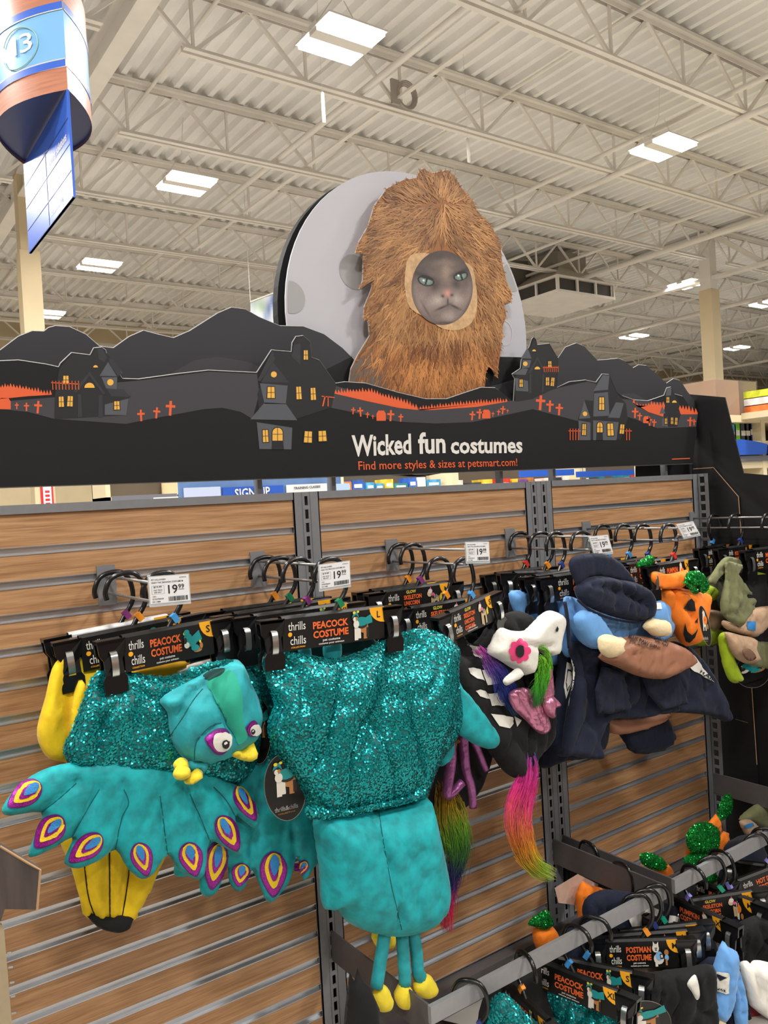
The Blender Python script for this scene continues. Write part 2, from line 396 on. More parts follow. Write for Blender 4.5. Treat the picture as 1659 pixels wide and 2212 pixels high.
def wood_mat():
    m = bpy.data.materials.new('oak_laminate'); m.use_nodes = True; nt = m.node_tree; N = nt.nodes; L = nt.links; b = N['Principled BSDF']
    b.inputs['Roughness'].default_value = .48
    g = N.new('ShaderNodeNewGeometry'); mp = N.new('ShaderNodeMapping'); mp.inputs['Scale'].default_value = (1.2, 3, 26); L.new(g.outputs['Position'], mp.inputs[0])
    t = N.new('ShaderNodeTexNoise'); t.inputs['Scale'].default_value = 2.6; t.inputs['Detail'].default_value = 8; t.inputs['Roughness'].default_value = .62; t.inputs['Distortion'].default_value = .6
    L.new(mp.outputs[0], t.inputs[0])
    cr = N.new('ShaderNodeValToRGB'); e = cr.color_ramp.elements
    e[0].position = .28; e[0].color = S(150, 108, 72); e[1].position = .72; e[1].color = S(206, 164, 122)
    x = e.new(.5); x.color = S(184, 139, 97)
    L.new(t.outputs['Fac'], cr.inputs[0])
    mp2 = N.new('ShaderNodeMapping'); mp2.inputs['Scale'].default_value = (5, 5, 160); L.new(g.outputs['Position'], mp2.inputs[0])
    t2 = N.new('ShaderNodeTexNoise'); t2.inputs['Scale'].default_value = 2; t2.inputs['Detail'].default_value = 4; L.new(mp2.outputs[0], t2.inputs[0])
    r2 = N.new('ShaderNodeValToRGB'); r2.color_ramp.elements[0].position = .35; r2.color_ramp.elements[0].color = (.72, .68, .62, 1); r2.color_ramp.elements[1].position = .6; r2.color_ramp.elements[1].color = (1, 1, 1, 1)
    L.new(t2.outputs['Fac'], r2.inputs[0])
    mx = N.new('ShaderNodeMix'); mx.data_type = 'RGBA'; mx.blend_type = 'MULTIPLY'; mx.inputs['Factor'].default_value = .8
    L.new(cr.outputs[0], mx.inputs['A']); L.new(r2.outputs[0], mx.inputs['B']); L.new(mx.outputs['Result'], b.inputs['Base Color'])
    return m
OAK = wood_mat()

# ================================================================ STRUCTURE
JT = 6.35                                             # underside of joist top chords
JB = 5.77                                             # bottom chords
# corrugated roof deck
prof = []; x = -9.2
while x < 42:
    prof += [(x, JT + .045), (x + .06, JT + .045), (x + .085, JT + .12), (x + .175, JT + .12)]; x += .2
V = []; Fc = []
for i, (a, z) in enumerate(prof):
    V += [(a, -9.5, z), (a, 18.3, z)]
    if i: Fc.append((2 * i - 2, 2 * i - 1, 2 * i + 1, 2 * i))
ceiling = mesh('ceiling', V, Fc, DECK, kind='structure', label='cream corrugated metal roof deck on open trusses', loc=(14, 4, JT))
floor = MB().box(-9, 42, -9.5, 18.3, -.1, 0).build('floor', mat('polished_concrete_floor', S(172, 166, 158), .45, noise=(2, .08)), kind='structure', label='pale polished concrete shop floor')
# far walls with block courses
wall_back = MB().box(-9, 42, 18.3, 18.5, 0, JT + .1).build('wall_back', CREAM_W, kind='structure', label='cream block wall at the far end of the shop')
wall_right = MB().box(42, 42.2, -9.5, 18.5, 0, JT + .1).build('wall_right', CREAM_W, kind='structure', label='cream block wall on the far right')

# roof joists: chords as part, each web bar of the joists in view a sub-part
GX = [-9.0, 2.6, 14.2, 25.8, 37.4]
JY = [3.06 + 1.85 * k for k in range(-5, 9)]
def bar_mesh(name, a, b, r):
    mb = MB(); a = np.array(a, float); b = np.array(b, float); t = b - a; L = np.linalg.norm(t); t /= L
    s = np.cross(t, [0, 1.0, 0]); mb.obox((a + b) / 2, t * L / 2, s * r, np.array([0, r, 0])); return mb
def shared(mb, name, m):
    me = bpy.data.meshes.new(name); me.from_pydata(mb.V, [], mb.F); me.materials.append(m); return me
H = JT - JB; PN = 1.18
WEB_L = shared(bar_mesh('w', (0, 0, 0), (-PN / 2, 0, H - .03), .016), 'web_bar', WHITE_METAL)
WEB_R = shared(bar_mesh('w', (0, 0, 0), (PN / 2, 0, H - .03), .016), 'web_bar', WHITE_METAL)
WEB_V = shared(bar_mesh('w', (0, 0, 0), (0, 0, H - .03), .013), 'web_bar', WHITE_METAL)
web_count = 0
for gi in range(4):
    x0, x1 = GX[gi], GX[gi + 1]
    for y in JY:
        if gi == 0 and y < 4: continue
        if gi >= 2 and y < 3: continue
        mb = MB()
        for dy in (-.045, .045):                      # paired angles
            mb.box(x0, x1, y + dy - .028, y + dy + .028, JT - .006, JT + .03)
            mb.box(x0, x1, y + dy * .5 - .004, y + dy * .5 + .004, JT - .05, JT)
            mb.box(x0 + .36, x1 - .36, y + dy - .026, y + dy + .026, JB - .006, JB + .002)
            mb.box(x0 + .36, x1 - .36, y + dy * .5 - .004, y + dy * .5 + .004, JB, JB + .05)
        nodes = []; xx = x0 + .47
        while xx < x1 - .3: nodes.append(xx); xx += PN
        j = None
        detailed = gi in (1, 2) and y > 1 and y < 13.5 and web_count < 270
        if not detailed:
            for xx in nodes:
                for me in (WEB_L, WEB_R, WEB_V):
                    mb.add([(v.co.x + xx, v.co.y + y, v.co.z + JB + .02) for v in me.vertices], [tuple(p.vertices) for p in me.polygons])
            mb.build('roof_joist', WHITE_METAL, ceiling)
        else:
            j = mb.build('roof_joist', WHITE_METAL, ceiling)
            for xx in nodes:
                for me in (WEB_L, WEB_R, WEB_V): inst('web_bar', me, (xx, y, JB + .02), j); web_count += 1
# girders across, columns
for gx in GX[1:4]:
    if gx < 5:                                          # rolled beam over the left column
        MB().box(gx - .09, gx + .09, -9.4, 18.2, JT - .06, JT - .03).box(gx - .01, gx + .01, -9.4, 18.2, JT - .34, JT - .06).box(gx - .09, gx + .09, -9.4, 18.2, JT - .36, JT - .34).build('roof_girder', WHITE_METAL, ceiling); continue
    mb = MB().box(gx - .08, gx + .08, -9.4, 18.2, JT - .12, JT - .02).box(gx - .08, gx + .08, -9.4, 18.2, JB - .32, JB - .26)
    yy = JY[0] + .925
    while yy < 17.5:
        for s in (-1, 1): mb.obox((gx, yy + s * .46, (JT + JB - .36) / 2), (.035, 0, 0), np.array([0, s * .46, (JT - JB + .18) / 2]), np.array([0, .04, -.02]))
        yy += 1.85
    mb.build('roof_girder', WHITE_METAL, ceiling)
def column(x, y, label):
    c = MB().box(x - .13, x + .13, y - .13, y + .13, 0, JB - .5).build('column', CREAM_W, kind='structure', label=label)
    MB().box(x - .11, x + .11, y - .11, y + .11, JB - .5, JT).build('column_cap', WHITE_METAL if x > 5 else CREAM_W, c)
column(14.2, 6.93, 'cream square roof column right of the moon sign')
column(2.62, 9.75, 'cream square roof column beneath the aisle thirteen sign')
# pipes and conduits running away from the viewer
def run(name, x, z, r, y0=-9, y1=18): MB().tube([(x, y0, z), (x, y1, z)], r, 8).build(name, WHITE_METAL, ceiling, smooth=True)
for x, z, r in ((4.9, JB + .09, .035), (8.55, JB + .12, .03), (8.9, JB - .04, .04), (11.9, JB + .16, .03), (17.6, JB - .1, .05), (21.5, JB, .04), (12.3, JB - .12, .045)): run('sprinkler_pipe', x, z, r)
for x in (5.3, 10.6, 16.8, 20.4): MB().box(x - .025, x + .025, -9, 18, JB + .06, JB + .085).build('bridging_angle', WHITE_METAL, ceiling)
for x in (3.3, 6.9): run('conduit', x, JT - .07, .02)
for (u, v, L) in ((700, 265, .28), (1013, 350, .25)):
    p = at_z(u, v, 5.2); MB().tube([p, p + np.array([0, 0, L])], .018, 8).tube([p + np.array([0, 0, L]), (p[0], p[1], JT)], .002, 5).build('pendant_rod', WHITE_METAL, ceiling, smooth=True)
# coil of cable hung on a joist
cc = at_z(880, 205, 5.9); mb = MB()
for k in range(4):
    rr = .13 - .012 * k; mb.tube([cc + np.array([rr * math.cos(t), .01 * k, rr * 1.15 * math.sin(t)]) for t in np.linspace(0, 6.28, 20)], .008, 5)
mb.box(cc[0] - .2, cc[0] - .1, cc[1], cc[1] + .03, cc[2] - .13, cc[2] + .13)
mb.build('cable_coil', mat('pale_cable', S(170, 160, 150), .6), smooth=False, label='loop of pale cable hung on a roof truss', cat='cable')

# lamps
def lamp(x, y, label, group):
    t = thing('high_bay_light', label, 'ceiling lamp', (x, y, LZ - .02), group)
    MB().box(x - .28, x + .28, y - .06, y + .06, LZ - .02, LZ + .07).box(x - .29, x + .29, y - .28, y + .28, LZ + .014, LZ + .03).build('housing', WHITE_METAL, t)
    for s in (-1, 1): MB().box(x - .27, x + .27, y + s * .165 - .1, y + s * .165 + .1, LZ - .02, LZ + .01).build('lens', LENS, t)
    MB().tube([(x - .25, y, LZ + .07), (x - .05, y, LZ + .35), (x, y, JT)], .004, 5).tube([(x + .25, y, LZ + .07), (x + .05, y, LZ + .35)], .004, 5).build('hanging_wire', WHITE_METAL, t)
LL = ['bright ceiling lamp nearest the viewer, above the moon sign', 'bright ceiling lamp on the right, above the air diffuser', 'bright ceiling lamp left of the moon sign, second of its row',
      'bright ceiling lamp right of the aisle sign, third of its row', 'small bright ceiling lamp beside the left column', 'ceiling lamp hidden behind the lion cat sign',
      'bright ceiling lamp just left of the right column', 'far bright ceiling lamp left of the right column, lowest', 'bright ceiling lamp at the right edge of the picture', 'far bright ceiling lamp right of the right column']
for (x, y), l in zip(VIS_LIGHTS, LL): lamp(x, y, l, 'high bay ceiling lamps')
for x, y in OFF_LIGHTS: lamp(x, y, 'ceiling lamp over the aisles around the viewer', 'ceiling lamps outside the picture')

# air diffuser hung under a duct
dz = 1.605 + 3.7; cx, cy = 3.33 * 3.7, -2.007 + 3.0 * 3.7
t = thing('air_diffuser', 'large white box air diffuser hanging below a slanted duct', 'air vent', (cx, cy, dz))
hw = .82
mb = MB().box(cx - hw, cx + hw, cy - hw, cy + hw, dz, dz + .05).box(cx - hw, cx + hw, cy - hw, cy + hw, dz + .28, dz + .32); mb.build('pan', WHITE_METAL, t)
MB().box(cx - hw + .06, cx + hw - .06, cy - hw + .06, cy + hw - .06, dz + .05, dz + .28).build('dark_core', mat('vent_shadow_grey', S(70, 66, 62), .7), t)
for s in (-1, 1):
    for k in (-1, -.33, .33, 1):
        MB().box(cx + k * (hw - .03) - .02, cx + k * (hw - .03) + .02, cy + s * (hw - .02) - .02, cy + s * (hw - .02) + .02, dz + .05, dz + .28).build('louvre_post', WHITE_METAL, t)
        MB().box(cx + s * (hw - .02) - .02, cx + s * (hw - .02) + .02, cy + k * (hw - .03) - .02, cy + k * (hw - .03) + .02, dz + .05, dz + .28).build('louvre_post', WHITE_METAL, t)
mb = MB(); a = [(cx - .75, cy - .75, dz + .32), (cx + .75, cy - .75, dz + .32), (cx + .75, cy + .75, dz + .32), (cx - .75, cy + .75, dz + .32)]
b = [(cx - .3, cy - .4, dz + .62), (cx + .5, cy - .4, dz + .62), (cx + .5, cy + .4, dz + .62), (cx - .3, cy + .4, dz + .62)]
mb.add(a + b, [(0, 1, 5, 4), (1, 2, 6, 5), (2, 3, 7, 6), (3, 0, 4, 7)]); mb.build('hood', mat('diffuser_metal', S(176, 166, 150), .5), t)
MB().box(cx - .3, cx + .5, cy - .4, cy + .4, dz + .62, JT - .1).build('duct_drop', mat('galvanised_duct', S(150, 142, 130), .5, metal=.2), t)
MB().tube([(cx - 3.2, cy + 1.0, dz + .55), (cx + .1, cy + .6, dz + .7)], .34, 14).build('round_duct', MATS['galvanised_duct'], t, smooth=True)

# ================================================================ SLAT WALL GONDOLA
P = .0762; Z1 = 1.53                                  # strip pitch, bottom of first strip
RB = Z1 + .0941                                       # underside of top rail
STR = .0179
UX = [.215, 1.15, 2.087, 3.03]                        # uprights
gond = thing('slatwall_gondola', 'wood slat display wall with grey slotted uprights and top rail', 'display wall', (1.6, .03, 0))
bays = [(-.55, .17), (.26, 1.107), (1.192, 2.02), (2.153, 2.992)]
NS = 20
for bi, (x0, x1) in enumerate(bays):
    L = x1 - x0
    sl = shared(MB().box(0, L, 0, .016, 0, P - STR), 'slat', OAK); top = shared(MB().box(0, L, 0, .016, 0, RB - Z1 - STR), 'slat', OAK)
    mbs = MB().box(0, L, .0085, .0105, 0, STR).box(0, L, -.0015, .0095, -.0012, .0012).box(0, L, -.0012, .004, STR - .001, STR + .0012); st = shared(mbs, 'aluminium_channel', ALU)
    inst('slat', top, (x0, 0, Z1 + STR), gond)
    for k in range(NS):
        inst('aluminium_channel', st, (x0, 0, Z1 - k * P), gond)
        if Z1 - (k + 1) * P + STR > .02: inst('slat', sl, (x0, 0, Z1 - (k + 1) * P + STR), gond)
    MB().box(x0, x1, .017, .03, .02, RB).build('back_panel', mat('dark_backing_board', S(60, 50, 42), .8), gond)
    MB().box(x0 - (.0 if bi == 0 else .0), x1, -.006, .03, RB, RB + .021).box(x0, x1, .024, .06, RB - .01, RB + .021).build('top_rail', GREY, gond)
SP = P / 2
def upright(cx_, w, slotxs, end=False):
    """folded steel post with a ladder of real open slots"""
    x0, x1 = cx_ - w / 2, cx_ + w / 2; yb, yf = .04, -.004
    mb = MB(); zt = RB + .021
    edges = [x0]
    for sx in slotxs: edges += [sx - .0055, sx + .0055]
    edges.append(x1)
    for i in range(0, len(edges), 2): mb.box(edges[i], edges[i + 1], yf, yf + .003, .0, zt)
    for sx in slotxs:
        z = zt - .008
        while z > .05:
            mb.box(sx - .0055, sx + .0055, yf, yf + .003, z - .004, z + .008); z -= SP
    mb.box(x0, x0 + .003, yf, yb, 0, zt); mb.box(x1 - .003, x1, yf, yb, 0, zt)
    for i in range(len(slotxs)):
        lo = slotxs[i] - .012; hi = slotxs[i] + .012
        mb.box(lo - .002, lo, yf - .002, yf, 0, zt).box(hi, hi + .002, yf - .002, yf, 0, zt)
    o = mb.build('upright', GREY, gond)
    MB().box(x0 + .004, x1 - .004, yb - .002, yb + .002, 0, zt - .002).build('slot_back', mat('dark_post_interior', S(12, 12, 12), .9), o)
upright(1.15, .083, [1.15]); upright(2.087, .131, [2.062, 2.112]); upright(.215, .083, [.215])
# right end post: a face and, at its outer side, a slotted flange
upright(3.012, .036, [])
mb = MB(); z = RB + .021; mb.box(3.03, 3.033, -.05, -.035, 0, z).box(3.03, 3.033, -.012, .03, 0, z).box(3.03, 3.033, -.004, .0, 0, z)
while z > .05: mb.box(3.03, 3.033, -.036, -.011, z - .012, z); z -= SP
mb.build('upright_flange', GREY, gond)
for x in [Plane(.028).at(*p)[0] for p in ((558, 1060), (717, 1052), (1078, 1030), (1192, 1025), (1434, 1012))]: MB().box(x - .007, x + .007, .016, .04, RB + .02, 1.72).build('sign_bracket', GREY, gond)
MB().box(-.55, 3.03, .03, .06, 0, RB).build('rear_panel', MATS['dark_backing_board'], gond)
MB().box(-.55, 3.03, -.04, .06, 0, .09).build('base_deck', GREY_D, gond)

# unseen gondola behind the viewer, added to keep light off the lower slats
fg = thing('shading_gondola', 'unseen wood shelf gondola added behind the viewer to shade the slat wall', 'display wall', (1, -3.7, 0))
MB().box(-3.5, 6.5, -3.75, -3.7, 0, 1.75).build('back', OAK, fg)
for z in (.12, .55, .95, 1.35): MB().box(-3.5, 6.5, -3.7, -3.3, z - .02, z + .01).build('shelf_board', GREY_D, fg)
for x in np.arange(-3.5, 6.6, 1.25): MB().box(x - .03, x + .03, -3.72, -3.66, 0, 1.78).build('upright', GREY, fg)
# black card end panel standing out from the wall at the right end
pe = thing('end_panel', 'black cardboard end panel standing out from the right end of the slat wall', 'display panel', (3.09, -.3, 0))
prof2 = [(.063, 1.99), (-.107, 1.953), (-.171, 1.637), (-.275, 1.622), (-1.1, 1.60), (-1.1, 0), (.063, 0)]
MB().prism([(3.092, y, z) for y, z in prof2], np.array([0, 0, 0]), np.array([.006, 0, 0])).build('back_sheet', BOARD_BLACK, pe)
prof3 = [(.05, 1.668), (-.045, 1.668), (-.15, 1.542), (-.155, 1.33), (-.17, .45), (-.17, 0), (.05, 0)]
MB().prism([(3.084, y, z) for y, z in prof3], np.array([0, 0, 0]), np.array([.006, 0, 0])).build('front_sheet', BOARD_BLACK, pe)
mb = MB()
for (a, b) in zip(prof3[:5], prof3[1:5]): mb.tube([(3.084, a[0], a[1]), (3.084, b[0], b[1])], .0016, 5)
mb.build('raw_edge', KRAFT, pe)
MB().tube([(3.085, -.085, .62), (3.085, -.14, .615)], .0015, 5).build('crease', KRAFT, pe)

# ================================================================ HEADER SIGN
hs = thing('header_sign', 'layered cardboard header with haunted houses, pale moon and costume slogan', 'sign', (1.7, 0, 1.688))
FR = Plane(-.03); MD = Plane(-.0); BK = Plane(.03); MN = Plane(.055); CT = Plane(.012)
def cut(name, pl, pts, m, parent, thick=.006, edge=True, sm=0, kr=True):
    Pq = [pl.at(*p) for p in pts]
    if sm: Pq = catmull(Pq, sm, True)
    o = MB().prism(Pq, pl.n * 0, -pl.n * thick).build(name, m, parent)
    if edge:
        mb = MB(); mb.tube([p - pl.n * thick * .5 for p in Pq] + [Pq[0] - pl.n * thick * .5], .0022, 4, caps=False); mb.build('cut_edge', mat('grey_board_edge', S(150, 148, 146), .8), o)
    return o
def flat(name, pl, pts, m, parent, lift=.0006, sm=0):
    Pq = [pl.at(*p) + pl.n * lift for p in pts]
    if sm: Pq = catmull(Pq, sm, True)
    return mesh(name, Pq, [tuple(range(len(Pq)))], m, parent)
front_top = [(-160, 800), (0, 780), (40, 778), (100, 787), (127, 793), (131, 785), (155, 762), (195, 767), (203, 752), (220, 750), (228, 756), (233, 775), (245, 780), (263, 806), (259, 810), (265, 818), (300, 819), (380, 808), (450, 800), (555, 805),
             (587, 756), (630, 760), (632, 740), (640, 727), (655, 725), (670, 738), (673, 772), (690, 778), (725, 828), (745, 825), (790, 828), (860, 848), (920, 862), (965, 862), (1000, 850), (1040, 837), (1070, 838), (1110, 868), (1113, 818), (1107, 808), (1125, 796), (1127, 778), (1145, 747), (1149, 733), (1153, 728), (1158, 733), (1161, 745), (1187, 742), (1206, 775), (1203, 837), (1230, 825), (1265, 821), (1288, 826), (1301, 808), (1316, 809), (1332, 846), (1345, 855), (1370, 864), (1400, 866), (1435, 854), (1441, 838), (1450, 836), (1457, 851), (1475, 856), (1490, 878), (1507, 890)]
cut('front_board', FR, front_top + [(1497, 1001), (700, 1030), (-160, 1058)], BOARD_BLACK, hs)
back_top = [(-160, 790), (0, 757), (40, 727), (70, 715), (95, 716), (105, 708), (120, 704), (150, 706), (185, 722), (215, 748), (245, 752), (280, 727), (310, 714), (340, 722), (375, 730), (410, 715), (470, 677), (500, 664), (530, 668), (560, 685), (605, 704), (655, 705), (700, 722), (740, 752), (765, 777), (780, 830), (1050, 830), (1085, 775), (1205, 775), (1222, 750), (1245, 741), (1262, 748), (1290, 778), (1310, 777), (1335, 774), (1348, 779), (1368, 795), (1380, 788), (1397, 790), (1440, 828), (1455, 818), (1470, 822), (1485, 846), (1520, 890)]
cut('back_hills', BK, back_top + [(1500, 960), (-160, 990)], BOARD_GREY, hs, sm=0)
flat('printed_hill', BK, [(370, 806), (420, 778), (470, 771), (530, 780), (580, 800), (600, 830), (370, 830)], BOARD_MID, hs, sm=0)
flat('printed_hill', BK, [(700, 800), (760, 770), (772, 830), (700, 850)], BOARD_BLACK, hs)
flat('printed_hill', BK, [(1045, 770), (1140, 772), (1125, 815), (1040, 840)], BOARD_BLACK, hs)
flat('printed_hill', BK, [(1335, 858), (1345, 850), (1370, 850), (1400, 866), (1360, 870)], BOARD_MID, hs)
flat('rear_flap', Plane(.07), [(1372, 1002), (1502, 995), (1502, 1032), (1372, 1038)], BOARD_BLACK, hs)
# moon
mc = np.array([1.64, .055, 2.17]); mr = .487
circ = [mc + mr * np.array([math.cos(a), 0, math.sin(a)]) for a in np.linspace(0, 2 * math.pi, 72, endpoint=False)]
moon = MB().prism(circ, np.array([0, 0, 0]), np.array([0, .006, 0])).build('moon_disc', MOON_W, hs)
cb = [mc + np.array([0, .045, .0]) + mr * 1.005 * np.array([math.cos(a), 0, math.sin(a)]) for a in np.linspace(0, 2 * math.pi, 72, endpoint=False)]
MB().prism(cb, np.array([0, 0, 0]), np.array([0, .03, 0])).build('moon_backing', BOARD_BLACK, hs)
def crater(u, v, r, ring=False):
    c = MN.at(u, v) + np.array([0, -.001, 0]); n = 28
    def cl(p):
        d = p - mc; d[1] = 0; L = np.linalg.norm(d); return p if L < mr * .985 else np.array([mc[0], p[1], mc[2]]) + d / L * mr * .985
    if ring:
        V = []; 
        for k in range(n): a = 2 * math.pi * k / n; V += [cl(c + r * np.array([math.cos(a), 0, math.sin(a)])), cl(c + r * .86 * np.array([math.cos(a), 0, math.sin(a)]))]
        mesh('crater_print', V, [(2 * k, 2 * ((k + 1) % n), 2 * ((k + 1) % n) + 1, 2 * k + 1) for k in range(n)], mat('printed_crater_pale', S(190, 188, 190), .5), moon)
    else: mesh('crater_print', [cl(c + r * np.array([math.cos(2 * math.pi * k / n), 0, math.sin(2 * math.pi * k / n)])) for k in range(n)], [tuple(range(n))], MOON_G, moon)
crater(765, 588, .054); crater(628, 642, .048); crater(1087, 718, .048, True); crater(1105, 600, .05)
# printed scenery on the front board
GX_ = 0
hillL = [(0, 868), (120, 858), (150, 832), (258, 826), (300, 822), (450, 803), (555, 808), (560, 850), (545, 905), (520, 890), (480, 881), (440, 884), (380, 895), (310, 908), (272, 916), (117, 905), (60, 890), (0, 884)]
flat('printed_hill', FR, hillL, BOARD_MID, hs)
flat('printed_hill', FR, [(-100, 870), (0, 866), (0, 884), (-100, 880)], BOARD_MID, hs)
flat('printed_hill', FR, [(690, 876), (720, 832), (780, 850), (870, 880), (990, 882), (1100, 866), (1120, 866), (1205, 838), (1270, 824), (1290, 830), (1345, 862), (1440, 870), (1507, 895), (1503, 922), (1420, 925), (1370, 905), (1330, 893), (1250, 910), (1200, 897), (1150, 884), (1100, 895), (1020, 912), (940, 915), (860, 911), (790, 897), (720, 882)], BOARD_MID, hs)
OR_P = mat('printed_orange', S(222, 92, 44), .55)
def trees(base, top, pl=FR):
    """printed orange tree line: smooth lower edge, saw-tooth fir tops"""
    pts = []
    n = len(top)
    for i, (u, v) in enumerate(top[:-1]):
        u2, v2 = top[i + 1]; k = max(2, int(abs(u2 - u) / 6))
        for j in range(k):
            f = j / k; uu = u + (u2 - u) * f; vv = v + (v2 - v) * f; pts += [(uu, vv + 2.5), (uu + 2.6, vv - random.uniform(4, 9))]
    pts.append(top[-1]); flat('printed_trees', pl, pts + base, OR_P, hs, .0009)
trees([(110, 853), (60, 856), (0, 862)], [(-4, 836), (20, 834), (60, 840), (112, 852)])
trees([(903, 886), (860, 881), (790, 866), (725, 851)], [(722, 848), (760, 845), (800, 845), (830, 856), (870, 867), (902, 882)])
trees([(1095, 868), (1030, 879), (930, 886), (900, 885)], [(905, 884), (960, 876), (1030, 870), (1096, 866)])
trees([(1432, 900), (1400, 890), (1368, 870)], [(1366, 868), (1380, 878), (1410, 872), (1436, 876)])
trees([(1506, 895), (1470, 895)], [(1466, 880), (1485, 884), (1507, 893)])
def cross(u, v, h, tilt=0, w=None):
    w = w or h * .085; c = w
    q = [(-w, 0), (w, 0), (w, -h * .55), (h * .32, -h * .55), (h * .32, -h * .55 - 2 * w), (w, -h * .55 - 2 * w), (w, -h), (-w, -h), (-w, -h * .55 - 2 * w), (-h * .32, -h * .55 - 2 * w), (-h * .32, -h * .55), (-w, -h * .55)]
    t = math.radians(tilt); flat('printed_cross', FR, [(u + a * math.cos(t) - b * math.sin(t), v + a * math.sin(t) + b * math.cos(t)) for a, b in q], OR_P, hs, .0009)
for a in ((305, 910, 25, -3), (337, 904, 24, 5), (367, 898, 32, 3), (36, 884, 14, 0), (57, 888, 18, 0), (81, 893, 27, 4), (762, 895, 15, 5), (779, 900, 20, -5), (793, 903, 13, 4), (805, 905, 9, 0), (843, 910, 24, 3), (865, 911, 17, 3), (1019, 908, 20, 5), (1035, 905, 22, 4), (1064, 900, 10, 4), (1076, 897, 12, 6), (1085, 895, 18, 5), (1096, 892, 8, 0), (1166, 886, 32, 4), (1187, 890, 25, 2), (1207, 897, 25, 3), (1371, 903, 22, 3), (1381, 908, 16, 3), (1403, 920, 20, -3), (1412, 922, 16, 4), (1490, 921, 20, 3), (1499, 919, 14, 0)): cross(*a)
def stone(u, v, w, h): flat('printed_gravestone', FR, [(u - w, v), (u + w, v), (u + w, v - h * .7), (u + w * .6, v - h), (u - w * .6, v - h), (u - w, v - h * .7)], OR_P, hs, .0009)
stone(10, 884, 13, 24); stone(823, 909, 10, 22); stone(1050, 904, 9, 19); stone(1396, 914, 7, 15)
def window(u, v, w, h, tilt=0, arch=False):
    t = math.radians(tilt)
    def tr(q): return [(u + a * math.cos(t) - b * math.sin(t), v + a * math.sin(t) + b * math.cos(t)) for a, b in q]
    def shape(w, h):
        if arch: return [(-w, h), (w, h)] + [(w * math.cos(a), -h * .2 - h * .8 * math.sin(a)) for a in np.linspace(0, math.pi, 9)]
        return [(-w, h), (w, h), (w * .9, -h), (-w * .9, -h)]
    flat('window_frame', FR, tr(shape(w / 2 + 1.8, h / 2 + 1.8)), BK_INK, hs, .0012)
    o = flat('window_print', FR, tr(shape(w / 2, h / 2)), WIN_Y, hs, .0016)
    mb = MB()
    for q in ([(-.7, h / 2), (.7, h / 2), (.7, -h / 2), (-.7, -h / 2)], [(-w / 2, .6), (w / 2, .6), (w / 2, -.6), (-w / 2, -.6)]):
        Pq = [FR.at(*p) + FR.n * .002 for p in tr(q)]; mb.add(Pq, [(0, 1, 2, 3)])
    mb.build('glazing_bar', mat('printed_bar_brown', S(120, 84, 40), .6), o)
def roundwin(u, v, r, half=False):
    a0 = np.linspace(0, math.pi if half else 2 * math.pi, 15)[: None if half else -1]
    flat('window_print', FR, [(u + r * math.cos(a), v - r * math.sin(a)) for a in a0], WIN_Y, hs, .0016)
# left house
flat('house_print', FR, [(118, 858), (128, 796), (155, 764), (196, 768), (204, 753), (220, 751), (246, 782), (262, 808), (253, 815), (253, 842), (283, 856), (277, 862), (274, 897), (117, 906)], BK_INK, hs, .0008)
flat('house_print', FR, [(211, 753), (221, 752), (231, 773), (225, 782), (213, 776)], BOARD_GREY, hs, .001)
flat('house_print', FR, [(235, 774), (245, 777), (264, 807), (255, 812), (243, 795), (236, 784)], BOARD_GREY, hs, .001)
flat('house_print', FR, [(215, 812), (233, 782), (252, 813)], BOARD_LIGHT, hs, .001)
flat('house_print', FR, [(219, 815), (253, 815), (252, 841), (229, 839)], BOARD_LIGHT, hs, .001)
flat('house_print', FR, [(230, 840), (268, 841), (280, 858), (240, 856)], BOARD_GREY, hs, .001)
flat('house_print', FR, [(226, 874), (277, 861), (273, 897), (226, 896)], BOARD_LIGHT, hs, .001)
flat('house_print', FR, [(158, 846), (193, 803), (227, 850), (222, 852), (193, 812), (165, 848)], BOARD_GREY, hs, .0012)
for q in ([(168, 852), (175, 852), (177, 901), (168, 901)], [(213, 854), (221, 854), (222, 902), (212, 902)]): flat('house_print', FR, q, BOARD_GREY, hs, .0012)
window(142, 821, 12, 18); window(132, 868, 11, 22, -2); window(151, 867, 12, 22, 3); window(252, 876, 12, 18, -2); roundwin(238, 826, 7); roundwin(193, 838, 11, True); roundwin(206, 794, 5, True)
mb = MB()
for k in range(9): a = 113 + k * 7; mb.add([FR.at(*p) + FR.n * .0018 for p in ((a, 842), (a + 1.6, 842), (a + .8, 823), (a - .8, 823))], [(0, 1, 2, 3)])
mb.add([FR.at(*p) + FR.n * .0018 for p in ((110, 826), (171, 829), (171, 831), (110, 828))], [(0, 1, 2, 3)]); mb.build('railing_print', OR_P, hs)
# second house
flat('house_print', FR, [(556, 850), (589, 757), (631, 762), (634, 740), (642, 728), (656, 727), (670, 740), (672, 774), (690, 780), (726, 832), (716, 880), (640, 905), (560, 905)], BK_INK, hs, .0008)
flat('house_print', FR, [(555, 823), (588, 756), (594, 776), (562, 824)], BOARD_GREY, hs, .001)
flat('house_print', FR, [(563, 826), (590, 783), (624, 826)], BOARD_GREY, hs, .001)
flat('house_print', FR, [(561, 828), (621, 833), (617, 873), (571, 872)], BOARD_LIGHT, hs, .001)
flat('house_print', FR, [(571, 870), (617, 872), (642, 908), (540, 906)], BOARD_LIGHT, hs, .001)
flat('house_print', FR, [(554, 912), (631, 924), (629, 971), (560, 970)], BOARD_LIGHT, hs, .001)
flat('house_print', FR, [(634, 745), (649, 742), (648, 788), (630, 770)], BOARD_GREY, hs, .001)
flat('door_print', FR, [(587, 952), (611, 952), (613, 971), (586, 971)], BK_INK, hs, .0014)
